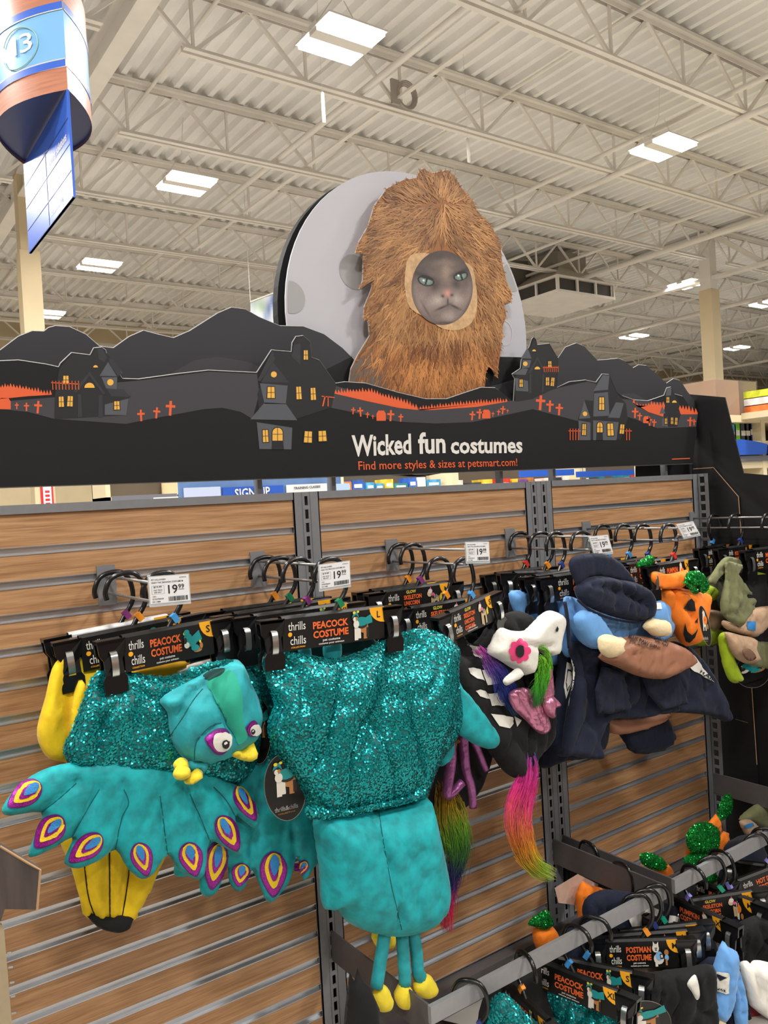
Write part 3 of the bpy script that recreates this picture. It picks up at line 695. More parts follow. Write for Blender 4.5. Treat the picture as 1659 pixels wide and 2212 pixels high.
window(585, 848, 16, 24); window(660, 767, 9, 20); window(645, 849, 11, 27, -3); window(676, 851, 11, 26, -3); window(573, 942, 12, 26, -3); window(599, 938, 22, 28, 0, True); window(665, 944, 17, 24, 3); window(696, 942, 17, 22, -3); roundwin(591, 809, 6.5)
mb = MB()
for q in (((694, 855), (722, 858), (722, 860), (694, 857)), ((700, 856), (703, 856), (698, 878), (695, 878)), ((707, 857), (709, 857), (709, 878), (707, 878))): mb.add([FR.at(*p) + FR.n * .0018 for p in q], [(0, 1, 2, 3)])
mb.build('railing_print', OR_P, hs)
# third house
flat('house_print', FR, [(1112, 845), (1113, 815), (1128, 795), (1128, 778), (1146, 748), (1153, 730), (1161, 746), (1186, 744), (1205, 777), (1201, 838), (1150, 862), (1113, 868)], BK_INK, hs, .0008)
for q in ([(1125, 774), (1139, 751), (1148, 775)], [(1128, 778), (1147, 778), (1143, 794), (1127, 796)], [(1107, 809), (1128, 796), (1140, 797), (1135, 810)], [(1112, 816), (1140, 823), (1141, 846), (1114, 844)]): flat('house_print', FR, q, BOARD_LIGHT, hs, .001)
flat('house_print', FR, [(1140, 806), (1160, 770), (1180, 806), (1176, 807), (1160, 778), (1146, 807)], BOARD_GREY, hs, .0012)
for q in ([(1143, 808), (1147, 808), (1147, 849), (1142, 849)], [(1171, 808), (1175, 808), (1174, 846), (1169, 847)]): flat('house_print', FR, q, BOARD_GREY, hs, .0012)
window(1125, 828, 7, 16); window(1182, 824, 7, 17); window(1193, 825, 7, 18, 6); window(1187, 787, 7, 13); roundwin(1134, 786, 5); roundwin(1160, 798, 6, True); roundwin(1153, 759, 4, True)
mb = MB()
for k in range(8): a = 1174 + k * 4.3; mb.add([FR.at(*p) + FR.n * .0018 for p in ((a, 804), (a + 1.2, 804), (a + 1.2, 791), (a, 791))], [(0, 1, 2, 3)])
mb.add([FR.at(*p) + FR.n * .0018 for p in ((1172, 793), (1206, 793), (1206, 795), (1172, 795))], [(0, 1, 2, 3)]); mb.build('railing_print', OR_P, hs)
# fourth house
flat('house_print', FR, [(1248, 905), (1264, 864), (1281, 866), (1283, 846), (1288, 828), (1302, 810), (1315, 811), (1331, 848), (1352, 872), (1356, 905), (1340, 950), (1250, 950)], BK_INK, hs, .0008)
for q in ([(1281, 845), (1301, 810), (1316, 811), (1313, 842)], [(1283, 850), (1313, 847), (1316, 898), (1281, 900)], [(1330, 869), (1347, 871), (1338, 903), (1313, 902)], [(1250, 905), (1262, 866), (1275, 903)], [(1249, 908), (1275, 913), (1275, 951), (1251, 951)], [(1281, 908), (1336, 912), (1331, 951), (1281, 951)]): flat('house_print', FR, q, BOARD_LIGHT, hs, .001)
flat('door_print', FR, [(1288, 935), (1301, 935), (1302, 951), (1287, 951)], BK_INK, hs, .0014)
window(1299, 872, 11, 27); window(1261, 928, 8, 24, 2); window(1295, 923, 12, 22, 0, True); window(1318, 928, 13, 26, -3); window(1343, 927, 9, 20, 5); roundwin(1263, 894, 5)
for a0, n in ((1230, 4), (1352, 2)):
    mb = MB()
    for k in range(n): a = a0 + k * 6; mb.add([FR.at(*p) + FR.n * .0018 for p in ((a, 951), (a + 1.6, 951), (a + 1.6, 926), (a, 926))], [(0, 1, 2, 3)])
    mb.add([FR.at(*p) + FR.n * .0018 for p in ((a0 - 3, 930), (a0 + n * 6, 930), (a0 + n * 6, 932), (a0 - 3, 932))], [(0, 1, 2, 3)])
    mb.build('railing_print', OR_P, hs)
# fifth house
flat('house_print', FR, [(1434, 895), (1436, 858), (1441, 840), (1450, 838), (1458, 853), (1468, 875), (1470, 895), (1462, 922), (1434, 922)], BK_INK, hs, .0008)
for q in ([(1437, 855), (1441, 838), (1450, 838), (1449, 854)], [(1424, 894), (1430, 877), (1437, 893)], [(1430, 905), (1442, 900), (1442, 922), (1430, 920)]): flat('house_print', FR, q, BOARD_LIGHT, hs, .001)
window(1442, 864, 6, 12); window(1438, 910, 5, 12); window(1451, 909, 5, 14); window(1460, 910, 5, 15, 4); roundwin(1456, 870, 5, True)
# slogan
def words(s, pl, a, b, cap, m, parent, lift=.0015, bold=.02, slant=0):
    A = pl.at(*a) + pl.n * lift; B = pl.at(*b) + pl.n * lift; d = B - A; L = np.linalg.norm(d); d = d / L
    c = np.linalg.norm(pl.at(a[0], a[1] - cap) - pl.at(*a)); up = np.cross(pl.n, d); up = up if up[2] > 0 else -up
    return letter(s, A, d, up, m, parent, width=L, height=c, bold=bold, slant=slant)
words('Wicked', FR, (760, 985), (888, 979), 45, WH_INK, hs, bold=.028, slant=.06); words('fun', FR, (903, 979), (962, 977), 45, WH_INK, hs, bold=.028, slant=.06); words('costumes', FR, (973, 979), (1128, 977), 36, WH_INK, hs, bold=.028, slant=.06)
words('Find more styles & sizes at petsmart.com!', FR, (774, 1015), (1117, 1006), 19, OR_P, hs, bold=.008)
flat('fine_print', FR, [(1451, 991), (1490, 989), (1490, 991), (1451, 993)], OR_P, hs, .001)

# ---------------------------------------------------------------- lion-maned cat cut-out
cat_out = [(914, 364), (932, 374), (950, 371), (968, 367), (981, 380), (998, 407), (1022, 434), (1030, 455), (1056, 482), (1073, 509), (1081, 529), (1083, 552), (1086, 573), (1094, 607), (1106, 637), (1103, 652), (1089, 659), (1094, 683), (1086, 704), (1084, 743), (1079, 775), (1074, 813), (1062, 794), (1051, 789), (1049, 810), (1047, 845), (971, 872), (904, 868), (819, 850), (755, 845), (755, 823), (759, 796), (772, 769), (799, 725), (796, 693), (786, 688), (787, 664), (802, 627), (808, 602), (776, 625), (784, 607), (786, 549), (768, 546), (776, 522), (796, 488), (809, 445), (836, 407), (870, 389), (900, 384), (907, 369)]
cc = cut('cat_cutout', CT, cat_out, mat('printed_mane_brown', S(150, 96, 50), .55), hs)
flat('grey_fur_print', CT, [(755, 845), (757, 800), (790, 745), (830, 760), (850, 850), (800, 850)], mat('printed_cat_grey', S(104, 88, 76), .6), cc, .0007)
R = np.random.default_rng(11); poly = np.array([CT.st(*p) for p in cat_out]); fc = CT.st(954, 620)
V = []; Fc = []; CC = []; n = 0
fpx = np.array([954, 622.0]); crown = np.array([955, 455.0])
while n < 5200:
    u, v = R.uniform(750, 1108), R.uniform(362, 866)
    if ((u - fpx[0]) / 68) ** 2 + ((v - fpx[1]) / 82) ** 2 < 1: continue
    if v > 720 and u < 800 + (v - 720) * .35 and R.random() < .85: continue
    if not inside(np.array(cat_out, float), np.array([[u, v]]))[0]: continue
    d = np.array([u, v]) - (crown if v < 560 else fpx)
    if v < 560: d = d / 130 + np.array([.9 * np.sign(d[0]) * min(1, abs(d[0]) / 50), .25]) + np.array([0, -.9 if v < 440 else .2])
    else: d = np.array([d[0] / 170, .75 + max(0, d[1]) / 160])
    d = d / (np.linalg.norm(d) + 1e-6); ang = R.normal(0, .28); d = np.array([d[0] * math.cos(ang) - d[1] * math.sin(ang), d[0] * math.sin(ang) + d[1] * math.cos(ang)])
    L = R.uniform(18, 55); tip = np.array([u, v]) + d * L
    while L > 8 and not inside(np.array(cat_out, float), tip[None])[0]: L *= .8; tip = np.array([u, v]) + d * L
    if ((tip[0] - fpx[0]) / 64) ** 2 + ((tip[1] - fpx[1]) / 78) ** 2 < 1: continue
    nn = np.array([-d[1], d[0]]) * R.uniform(.5, 1.5); mid = (np.array([u, v]) + tip) / 2 + nn * R.uniform(-3, 3)
    lift = .0009 + .0011 * n / 5200
    k = len(V)
    for q in ((u - nn[0], v - nn[1]), (u + nn[0], v + nn[1]), tuple(mid + nn), tuple(tip), tuple(mid - nn)): V.append(CT.at(*q) + CT.n * lift)
    Fc.append((k, k + 1, k + 2, k + 3, k + 4))
    pn = mnoise.noise(Vector((u * .018, v * .018, 2))) + .6 * mnoise.noise(Vector((u * .06, v * .03, 5)))
    t = np.clip(.48 + .55 * pn + R.normal(0, .15), 0, 1)
    c = np.array(S(96, 56, 26)[:3]) * (1 - t) + np.array(S(206, 150, 92)[:3]) * t
    if v > 740: c = c * np.array([1.08, .9, .72])
    CC += [c] * 5; n += 1
mesh('mane_print', V, Fc, PRINT, cc, cols=CC, kind='stuff')
def grid_print(name, pl, cx, cy, rx, ry, fn, parent, step=1.6, lift=.0025):
    V = []; ID = {}; CC = []; Fc = []
    nx, ny = int(rx / step), int(ry / step)
    for j in range(-ny, ny + 1):
        for i in range(-nx, nx + 1):
            a, b = i / nx, j / ny
            # squircle map keeps a clean elliptical outline
            x = a * math.sqrt(1 - b * b / 2); y = b * math.sqrt(1 - a * a / 2)
            ID[i, j] = len(V); V.append(pl.at(cx + x * rx, cy + y * ry) + pl.n * lift); CC.append(fn(cx + x * rx, cy + y * ry))
    for j in range(-ny, ny):
        for i in range(-nx, nx): Fc.append((ID[i, j], ID[i, j + 1], ID[i + 1, j + 1], ID[i + 1, j]))
    return mesh(name, V, Fc, PRINT, parent, cols=np.clip(CC, 0, 1))
def g2(u, v, cx, cy, sx, sy, rot=0):
    t = math.radians(rot); du, dv = u - cx, v - cy; a = du * math.cos(t) + dv * math.sin(t); b = -du * math.sin(t) + dv * math.cos(t)
    return math.exp(-(a / sx) ** 2 - (b / sy) ** 2)
def mixc(c, d, t): return c * (1 - t) + np.array(d[:3]) * t
def catface(u, v):
    c = np.array(S(112, 96, 90)[:3])
    c = mixc(c, S(70, 57, 53), min(1, g2(u, v, 950, 556, 60, 20)))
    c = mixc(c, S(72, 60, 56), .8 * g2(u, v, 905, 590, 26, 34, 10)); c = mixc(c, S(72, 60, 56), .7 * g2(u, v, 1008, 585, 20, 34, -10))
    c = mixc(c, S(150, 128, 112), .85 * g2(u, v, 963, 590, 11, 22)); c = mixc(c, S(140, 120, 108), .6 * g2(u, v, 958, 568, 24, 8))      # nose bridge, brow
    c = mixc(c, S(40, 31, 30), .95 * g2(u, v, 916, 597, 27, 5, 20)); c = mixc(c, S(40, 31, 30), .95 * g2(u, v, 996, 588, 23, 5, -22))   # angry brows
    c = mixc(c, S(52, 42, 40), .8 * g2(u, v, 938, 618, 9, 12, 30)); c = mixc(c, S(52, 42, 40), .75 * g2(u, v, 984, 613, 8, 11, -30))
    c = mixc(c, S(176, 160, 152), .95 * g2(u, v, 943, 650, 21, 14, -25)); c = mixc(c, S(172, 156, 148), .9 * g2(u, v, 987, 647, 18, 14, 25))   # whisker pads
    c = mixc(c, S(150, 132, 126), .7 * g2(u, v, 908, 645, 18, 34, -18)); c = mixc(c, S(146, 128, 120), .6 * g2(u, v, 1012, 640, 9, 36, 12)); c = mixc(c, S(164, 146, 138), .9 * g2(u, v, 969, 683, 19, 11))
    c = mixc(c, S(50, 39, 38), .95 * g2(u, v, 953, 665, 15, 2.4, -24)); c = mixc(c, S(50, 39, 38), .95 * g2(u, v, 981, 663, 14, 2.4, 26)); c = mixc(c, S(40, 31, 31), .95 * g2(u, v, 966, 651, 1.8, 9))
    c = mixc(c, S(60, 48, 46), .7 * g2(u, v, 966, 698, 26, 3)); c = mixc(c, S(74, 60, 58), .6 * g2(u, v, 918, 668, 2.5, 22, -30)); c = mixc(c, S(74, 60, 58), .5 * g2(u, v, 1008, 662, 2.5, 22, 24))
    c = mixc(c, S(206, 142, 126), .98 * g2(u, v, 965, 634, 7, 8)); c = mixc(c, S(44, 32, 32), .9 * g2(u, v, 955, 640, 4, 3.4, 30)); c = mixc(c, S(44, 32, 32), .9 * g2(u, v, 975, 638, 4, 3.4, -30))
    for (ex, ey, sx, sy, rot) in ((919, 607, 15, 9, 16), (994, 597, 13, 8, -16)):
        du, dv = u - ex, v - ey; tt = math.radians(rot); a_ = du * math.cos(tt) + dv * math.sin(tt); b_ = -du * math.sin(tt) + dv * math.cos(tt)
        e = (a_ / sx) ** 2 + (b_ / sy) ** 2; top = b_ < -sy * .42
        if e < 1.55: c = np.array(S(26, 21, 21)[:3])
        if e < 1 and not top: c = np.array(S(132, 152, 142)[:3]) * (1.0 - .5 * e)
        if abs(a_ - 1) < 2.1 and e < .95: c = np.array(S(16, 16, 16)[:3])
        if (du + 5) ** 2 + (dv + 1) ** 2 < 4: c = np.array(S(228, 232, 232)[:3])
    n = mnoise.noise(Vector((u * .09, v * .09, 1))) * .14 + mnoise.noise(Vector((u * .35, v * .35, 3))) * .14 + mnoise.noise(Vector((u * .8, v * .8, 5))) * .08
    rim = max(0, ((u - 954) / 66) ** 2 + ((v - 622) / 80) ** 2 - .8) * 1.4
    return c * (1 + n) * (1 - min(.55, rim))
flat('hood_lining_print', CT, [(880, 560), (895, 548), (925, 548), (945, 560), (1012, 570), (1026, 610), (1030, 660), (1018, 697), (990, 713), (955, 710), (925, 690), (885, 665), (874, 625), (874, 590)], mat('printed_lining_tan', S(198, 160, 116), .6, noise=(60, .2)), cc, .0022, sm=3)
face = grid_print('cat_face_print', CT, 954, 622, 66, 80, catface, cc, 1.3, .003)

# ================================================================ AISLE SIGN 13
sx, yn, yf = 1.155, 2.12, 3.12
sg = thing('aisle_sign', 'hanging aisle thirteen sign, curved wood and blue drum with blue panel below', 'sign', (sx, (yn + yf) / 2, 3.2))
def lens_ring(z0, z1, off=0., side=0):
    """one bowed face of the lens-shaped drum"""
    ym = (yn + yf) / 2; hl = (yf - yn) / 2; b = .235; V = []; n = 18
    for k in range(n + 1):
        t = -1 + 2 * k / n; w = b * (1 - t * t) + off
        V += [(sx + side * w, ym + t * hl, z0), (sx + side * w, ym + t * hl, z1)]
    Fc = [(2 * k, 2 * k + 2, 2 * k + 3, 2 * k + 1) if side > 0 else (2 * k, 2 * k + 1, 2 * k + 3, 2 * k + 2) for k in range(n)]
    return V, Fc
ZB = 3.73
for s in (-1, 1):
    for z0, z1, m, nm in ((ZB, ZB + .115, WOOD_P, 'wood_band'), (ZB + .115, ZB + .15, BLUE_P, 'blue_band'), (ZB + .15, ZB + .40, SKY_P, 'number_face'), (ZB + .40, ZB + .435, BLUE_P, 'blue_band'), (ZB + .435, ZB + .60, WOOD_P, 'wood_band')):
        V, Fc = lens_ring(z0, z1, 0 if nm != 'blue_band' else .004, s); o = mesh(nm, V, Fc, m, sg, smooth=True)
        if nm == 'number_face':
            mb = MB()
            for zz in (z0, z1 - .006):
                V, Fc = lens_ring(zz, zz + .006, .004, s); mb.add(V, Fc)
            mb.build('trim_line', mat('brushed_trim', S(190, 190, 180), .4), sg)
            if s < 0:
                # wood end of the left face, then 13 with a pale ring
                V, Fc = lens_ring(z0, z1, .002, s); k0 = 10
                mesh('wood_end', [v for v in V[2 * k0:]], [(2 * k, 2 * k + 1, 2 * k + 3, 2 * k + 2) for k in range(18 - k0)], WOOD_P, sg, smooth=True)
mesh('underside', [(sx + s * .235 * (1 - t * t), 2.62 + t * .5, ZB + .02) for s, r in ((1, 1), (-1, -1)) for t in np.linspace(-r, r, 19)[:-1]], [tuple(range(36))], NAVY_P, sg)
def lens_pt(y, z, lift=.004): t = (y - 2.62) / .5; return np.array([sx - .235 * (1 - t * t) - lift, y, z])
CRM = mat('cream_print', S(232, 232, 205), .5)
for ch, y0, wd_ in (('1', 2.385, .028), ('3', 2.335, .072)):
    V, Fc = textgeo(ch, .0); w0 = V[:, 0].max()
    mesh('number', [lens_pt(y0 - (v[0] / w0) * wd_, ZB + .235 + v[1] / .72 * .095, .006) for v in V], Fc, CRM, sg)
mb = MB(); ring = [lens_pt(2.35 + .115 * math.cos(a), ZB + .265 + .1 * math.sin(a), .005) for a in np.linspace(.4, 6.0, 40)]
mb.tube(ring, .003, 4); mb.build('ring_print', mat('pale_green_print', S(150, 190, 170), .5), sg)
MB().box(sx - .006, sx + .006, yn, yf, 3.2, ZB).build('hanging_panel', BLUE_P, sg)
mb = MB()
for z in (3.2, 3.33, 3.46, 3.59, ): mb.box(sx - .008, sx + .008, yn + .01, yf - .01, z, z + .006)
mb.box(sx - .008, sx + .008, 2.60, 2.606, 3.2, 3.60).build('panel_rule', mat('navy_rule', S(34, 60, 130), .4), sg)
for s_, z in (('cleaning solutions', 3.50), ('furniture', 3.37), ('scratchers', 3.24)):
    letter(s_, (sx - .0085, 2.57, z), (0, -1, 0), (0, 0, 1), WH_INK, sg, width=.40 if len(s_) > 12 else .26, height=.045, bold=.01)
for y in (yn + .1, yf - .1): MB().tube([(sx, y, ZB + .5), (sx, y, JT)], .004, 5).build('hanging_wire', WHITE_METAL, sg)

# ================================================================ BACKGROUND behind the display wall
CREAM_SH = mat('cream_shelf_steel', S(222, 206, 170), .5)
SHADE = mat('shelf_back_dark', S(84, 74, 62), .8)
LABEL_G = mat('grey_shelf_label', S(108, 108, 116), .5)
def px_box(b, y0, d, u0, v0, u1, v1, a=0):
    """box front given by two corners seen in the photograph at depth y0"""
    pl = Plane(y0); A = pl.at(u0, v1); B = pl.at(u1, v0); b.box(A[0], B[0], y0, y0 + d, min(A[2], B[2]), max(A[2], B[2])); return b
YB = 5.2
def shelf_unit(u0, u1, label, rows, seed, y=YB, z0=0., ztop=2.0, prods=True):
    pl = Plane(y); xa = pl.at(u0, 1060)[0]; xb = pl.at(u1, 1060)[0]
    t = thing('shelf_unit', label, 'shelf', ((xa + xb) / 2, y + .25, 0))
    MB().box(xa, xb, y + .48, y + .5, 0, ztop).build('back', SHADE, t)
    for x in (xa, xb - .05): MB().box(x, x + .05, y, y + .5, 0, ztop + .05).build('post', CREAM_SH, t)
    R = random.Random(seed)
    for z in rows:
        MB().box(xa, xb, y, y + .5, z - .02, z + .02).build('shelf_board', CREAM_SH, t)
        MB().box(xa + .06, xb - .06, y - .012, y - .002, z - .05, z + .03).build('label_strip', LABEL_G, t)
    return t, xa, xb
PALS = [S(52, 92, 180), S(210, 60, 48), S(230, 226, 216), S(70, 150, 200), S(60, 110, 60), S(120, 84, 150), S(226, 190, 60), S(60, 60, 66), S(190, 120, 70), S(40, 120, 130)]
PCOL = ['blue', 'red', 'white', 'pale blue', 'green', 'purple', 'yellow', 'black', 'brown', 'teal']
def products(xa, xb, y, z, seed, hmin, hmax, place, group):
    R = random.Random(seed); x = xa; seen = {}
    while x < xb - .05:
        w = R.uniform(.1, .22); h = R.uniform(hmin, hmax); c = R.randrange(len(PALS)); mb = MB(); w2 = min(w, xb - x) - .01
        mb.box(x, x + w2, y, y + .2, z, z + h)
        m = mat('packet_' + PCOL[c].replace(' ', '_'), PALS[c], .4, noise=(14, .3))
        k = seen[c] = seen.get(c, 0) + 1
        o = thing('product_packet', '%s%s packet %s' % (('', 'second ', 'third ', 'fourth ', 'fifth ', 'sixth ')[k - 1], PCOL[c], place), 'packet', (x + w2 / 2, y + .1, z), group)
        mb.build('packet', m, o); MB().box(x + w2 * .15, x + w2 * .85, y - .002, y, z + h * .25, z + h * .6).build('front_print', mat('packet_print', S(225, 220, 210), .5), o)
        x += w + R.uniform(.0, .03)
t, xa, xb = shelf_unit(228, 392, 'cream shop shelf seen through the gap left of the sign up board', (1.3, 1.795), 1, y=6.6)
products(xa + .1, xb - .1, 6.75, 1.32, 3, .2, .3, 'on the far shelf left of the sign up board', 'packets on the far left shelf')
MB().box(xa + .5, xa + .85, 6.584, 6.586, 1.775, 1.79).build('label_text', WH_INK, t)
t2, xa2, xb2 = shelf_unit(735, 985, 'cream shop shelf seen through the gap below the slogan', (1.3, 1.72), 2, y=YB)
products(xa2 + .06, xb2 - .1, YB + .12, 1.74, 5, .05, .12, 'on the shelf seen below the slogan', 'packets below the slogan')
products(xa2 + .06, xb2 - .1, YB + .12, 1.32, 6, .2, .34, 'on the lower shelf seen below the slogan', 'packets below the slogan, lower shelf')
t3, xa3, xb3 = shelf_unit(985, 1260, 'blue fronted shop shelf seen through the gap right of the slogan', (1.35, 1.66), 3, y=YB)
MB().box(Plane(YB).at(1170, 1035)[0], Plane(YB).at(1195, 1035)[0], YB - .015, YB - .013, 1.65, 1.67).build('label_text', WH_INK, t3)
products(xa3 + .1, xb3 - .1, YB + .12, 1.68, 8, .06, .13, 'on the blue fronted shelf in the gap', 'packets on the blue fronted shelf')
t4, xa4, xb4 = shelf_unit(1262, 1480, 'grey fronted shop shelf near the right end of the header', (1.35, 1.66), 4, y=YB)
letter('Jump & interac', (Plane(YB).at(1285, 1022)[0], YB - .014, 1.65), (1, 0, 0), (0, 0, 1), WH_INK, t4, width=.28, height=.035)
products(xa4 + .1, xb4 - .1, YB + .12, 1.68, 9, .06, .13, 'on the shelf behind the header right end', 'packets behind the header')
for u0, u1, lab in ((1125, 1240, 'long blue shelf fascia seen above the wood rail right of the slogan'), (1248, 1400, 'long blue shelf fascia behind the right end of the header')):
    mb = px_box(MB(), YB - .06, .03, u0, 1013, u1, 1031); mb.build('fascia', BLUE_P, t3 if u0 < 1200 else t4)
# sign up noticeboard
SB = Plane(3.2)
A = SB.at(390, 1075); B = SB.at(735, 1015)
nb = thing('notice_board', 'blue sign up notice board with class schedule sheets', 'notice board', ((A[0] + B[0]) / 2, 3.2, 0))
MB().box(A[0], B[0], 3.2, 3.24, .9, B[2]).build('board', mat('denim_blue_board', S(96, 128, 176), .5, noise=(5, .2)), nb)
for x in (A[0] + .03, B[0] - .03): MB().box(x - .02, x + .02, 3.24, 3.27, 0, 1.7).build('leg', GREY, nb)
px_box(MB(), 3.19, .008, 400, 1051, 476, 1110).build('schedule_sheet', mat('pale_sheet', S(196, 206, 232), .5), nb)
px_box(MB(), 3.19, .008, 484, 1048, 612, 1110).build('blue_sheet', BLUE_P, nb)
px_box(MB(), 3.186, .008, 622, 1044, 706, 1110).build('class_sheet', PAPER, nb)
px_box(MB(), 3.186, .008, 727, 1044, 755, 1110).build('small_sheet', mat('pale_blue_card', S(176, 202, 232), .5), nb)
words('SIGN UP', Plane(3.186), (508, 1076), (584, 1070), 20, WH_INK, nb, bold=.02)
words('TRAINING CLASSES', Plane(3.182), (635, 1057), (692, 1053), 5, BK_INK, nb)
# pressure sign on the far wall
W = Plane(9.61)
rs = thing('pressure_sign', 'narrow red and white arrow sign on the left cream column', 'sign', W.at(102, 1100))
mb = MB(); A = W.at(92, 1130); B = W.at(113, 1035); mb.box(A[0], B[0], 9.605, 9.618, A[2] - .2, B[2]); mb.build('plate', mat('red_sign_paint', S(196, 36, 44), .5), rs)
A = W.at(97, 1130); B = W.at(109, 1035); MB().box(A[0], B[0], 9.6, 9.604, A[2] - .1, B[2] - .02).build('white_arrow', PAPER, rs)
for k in range(7): MB().box(A[0] + .025, B[0] - .025, 9.596, 9.6, A[2] + .08 + k * .055, A[2] + .11 + k * .055).build('red_mark', MATS['red_sign_paint'], rs)
# photo banner beyond the hills at the left of the moon
HB = Plane(9.0); A = HB.at(541, 720); B = HB.at(640, 612)
bn = thing('hanging_banner', 'colourful photo banner hanging beyond the black hills left of the moon', 'banner', ((A[0] + B[0]) / 2, 9, A[2]))
def bancol(u, v):
    n = mnoise.noise(Vector((u * .06, v * .03, 9))); c = np.array(S(205, 210, 215)[:3])
    c = mixc(c, S(50, 90, 170), .9 * g2(u, v, 588, 650, 7, 60, 20)); c = mixc(c, S(150, 90, 80), .8 * g2(u, v, 612, 670, 10, 50)); c = mixc(c, S(110, 150, 60), .6 * g2(u, v, 562, 660, 12, 20)); c = mixc(c, S(30, 110, 70), .8 * g2(u, v, 608, 635, 4, 40))
    return c * (1 + .5 * n)
V = []; CC = []; Fc = []
for j in range(13):
    for i in range(13):
        u = 541 + 8 * i; v = 655 - 3.1 * i + 6 * j; V.append(HB.at(u, v)); CC.append(bancol(u, v))
for j in range(12):
    for i in range(12): a = j * 13 + i; Fc.append((a, a + 13, a + 14, a + 1))
mesh('banner_print', V, Fc, PRINT, bn, cols=np.clip(CC, 0, 1)); A = HB.at(541, 652); B = HB.at(637, 615)
MB().tube([A, B], .012, 6).tube([A, (A[0], 9, JT + .05)], .004, 5).tube([B, (B[0], 9, JT + .05)], .004, 5).build('banner_rail', WHITE_METAL, bn)
# stock shelving on the far right
YR = 3.1
rk = thing('stock_rack', 'cream shelving rack beyond the black end panel on the right', 'shelf', (Plane(YR).at(1650, 905)[0], YR, 0))
PR = Plane(YR); xl = PR.at(1520, 905)[0]; xr = xl + 4.5
zsh = PR.at(1620, 903)[2]
for z in (zsh, PR.at(1620, 1002)[2], PR.at(1620, 958)[2]): MB().box(xl, xr, YR, YR + .9, z - .05, z + .03).build('shelf_board', CREAM_SH, rk)
for x in (xl, PR.at(1648, 950)[0], xr): MB().box(x - .04, x + .04, YR - .01, YR + .9, 0, zsh + .02).build('post', CREAM_SH, rk)
MB().box(xl, xr, YR + .85, YR + .9, 0, zsh).build('back', SHADE, rk)
MB().box(xl, xr, YR - .03, YR - .015, PR.at(1620, 1000)[2] + .02, PR.at(1620, 985)[2]).build('label_strip', LABEL_G, rk)
# blue arched header panel on the rack
a = [PR.at(*p) for p in ((1560, 985), (1560, 955), (1590, 950), (1620, 954), (1647, 960), (1645, 982))]
MB().prism(a, np.array([0, -.06, 0]), np.array([0, -.04, 0])).build('rack_fascia', BLUE_P, label='blue arched fascia panel on the far right rack', cat='sign')
a = [PR.at(*p) for p in ((1649, 962), (1720, 945), (1720, 975), (1648, 981))]
MB().prism(a, np.array([0, -.06, 0]), np.array([0, -.04, 0])).build('rack_fascia', NAVY_P, label='navy fascia panel at the right edge of the picture', cat='sign')
zz = PR.at(1620, 958)[2] + .03
for i, (u, w, h, c, l) in enumerate(((1588, .14, .22, 0, 'blue packet at the left end of the rack shelf above the blue fascia'), (1600, .15, .2, 3, 'pale blue packet on the rack shelf above the blue fascia'), (1612, .12, .24, 4, 'bright green packet on the rack shelf above the blue fascia'), (1624, .14, .23, 7, 'black carton on the rack shelf above the blue fascia'), (1634, .14, .23, 7, 'second black carton on the rack shelf above the blue fascia'), (1646, .2, .26, 0, 'tall blue packet at the right end of the rack shelf'))):
    x = PR.at(u, 940)[0]; o = thing('product_packet', l, 'packet', (x, YR + .2, zz)); MB().box(x - w / 2, x + w / 2, YR + .1, YR + .3, zz, zz + h).build('packet', mat('green_pack', S(120, 190, 50), .4) if c == 4 else mat('packet_' + PCOL[c].replace(' ', '_'), PALS[c], .4, noise=(14, .3)), o)
    MB().box(x - w * .3, x + w * .3, YR + .098, YR + .1, zz + h * .3, zz + h * .55).build('front_print', mat('packet_print', S(225, 220, 210), .5), o)
zz = zsh + .03
A = PR.at(1552, 890); B = PR.at(1602, 890)
pal = thing('wrapped_pallet', 'tan carton stack wrapped in clear film on top of the rack', 'carton', (B[0] - .3, YR + .35, zz))
hgt = PR.at(1600, 822)[2] - zz
MB().box(A[0], B[0], YR + .02, YR + .8, zz, zz + hgt).build('cartons', mat('carton_tan', S(150, 118, 92), .6, noise=(4, .1)), pal)
MB().box(B[0] + .005, B[0] + .36, YR + .02, YR + .8, zz, zz + hgt).build('dark_cartons', mat('carton_brown', S(100, 80, 66), .6, noise=(4, .2)), pal)
MB().box(A[0] - .01, B[0] + .37, YR + .01, YR + .81, zz, zz + hgt + .01).build('stretch_film', mat('glossy_film', S(230, 230, 230), .1, alpha=.05, bump=(9, .9)), pal)
for i, (m, l) in enumerate(((S(236, 120, 60), 'orange printed bag at the bottom of the pile on the rack'), (S(228, 226, 222), 'white printed bag in the pile on the rack'), (S(220, 226, 60), 'yellow edged bag on top of the pile on the rack'))):
    x = PR.at(1611, 880)[0]; o = thing('flat_bag', l, 'bag', (x + .6, YR - .05, zz + i * .09))
    MB().box(x, x + 1.5, YR - .35, YR + .1, zz + .02 + i * .085, zz + .095 + i * .085).build('bag', mat('bag_print_%s' % ('orange', 'white', 'yellow')[i], m, .4, noise=(12, .25)), o)
MB().box(PR.at(1611, 880)[0] - .1, xr, YR - .4, YR, zz - .05, zz + .02).build('shelf_board', CREAM_SH, rk)

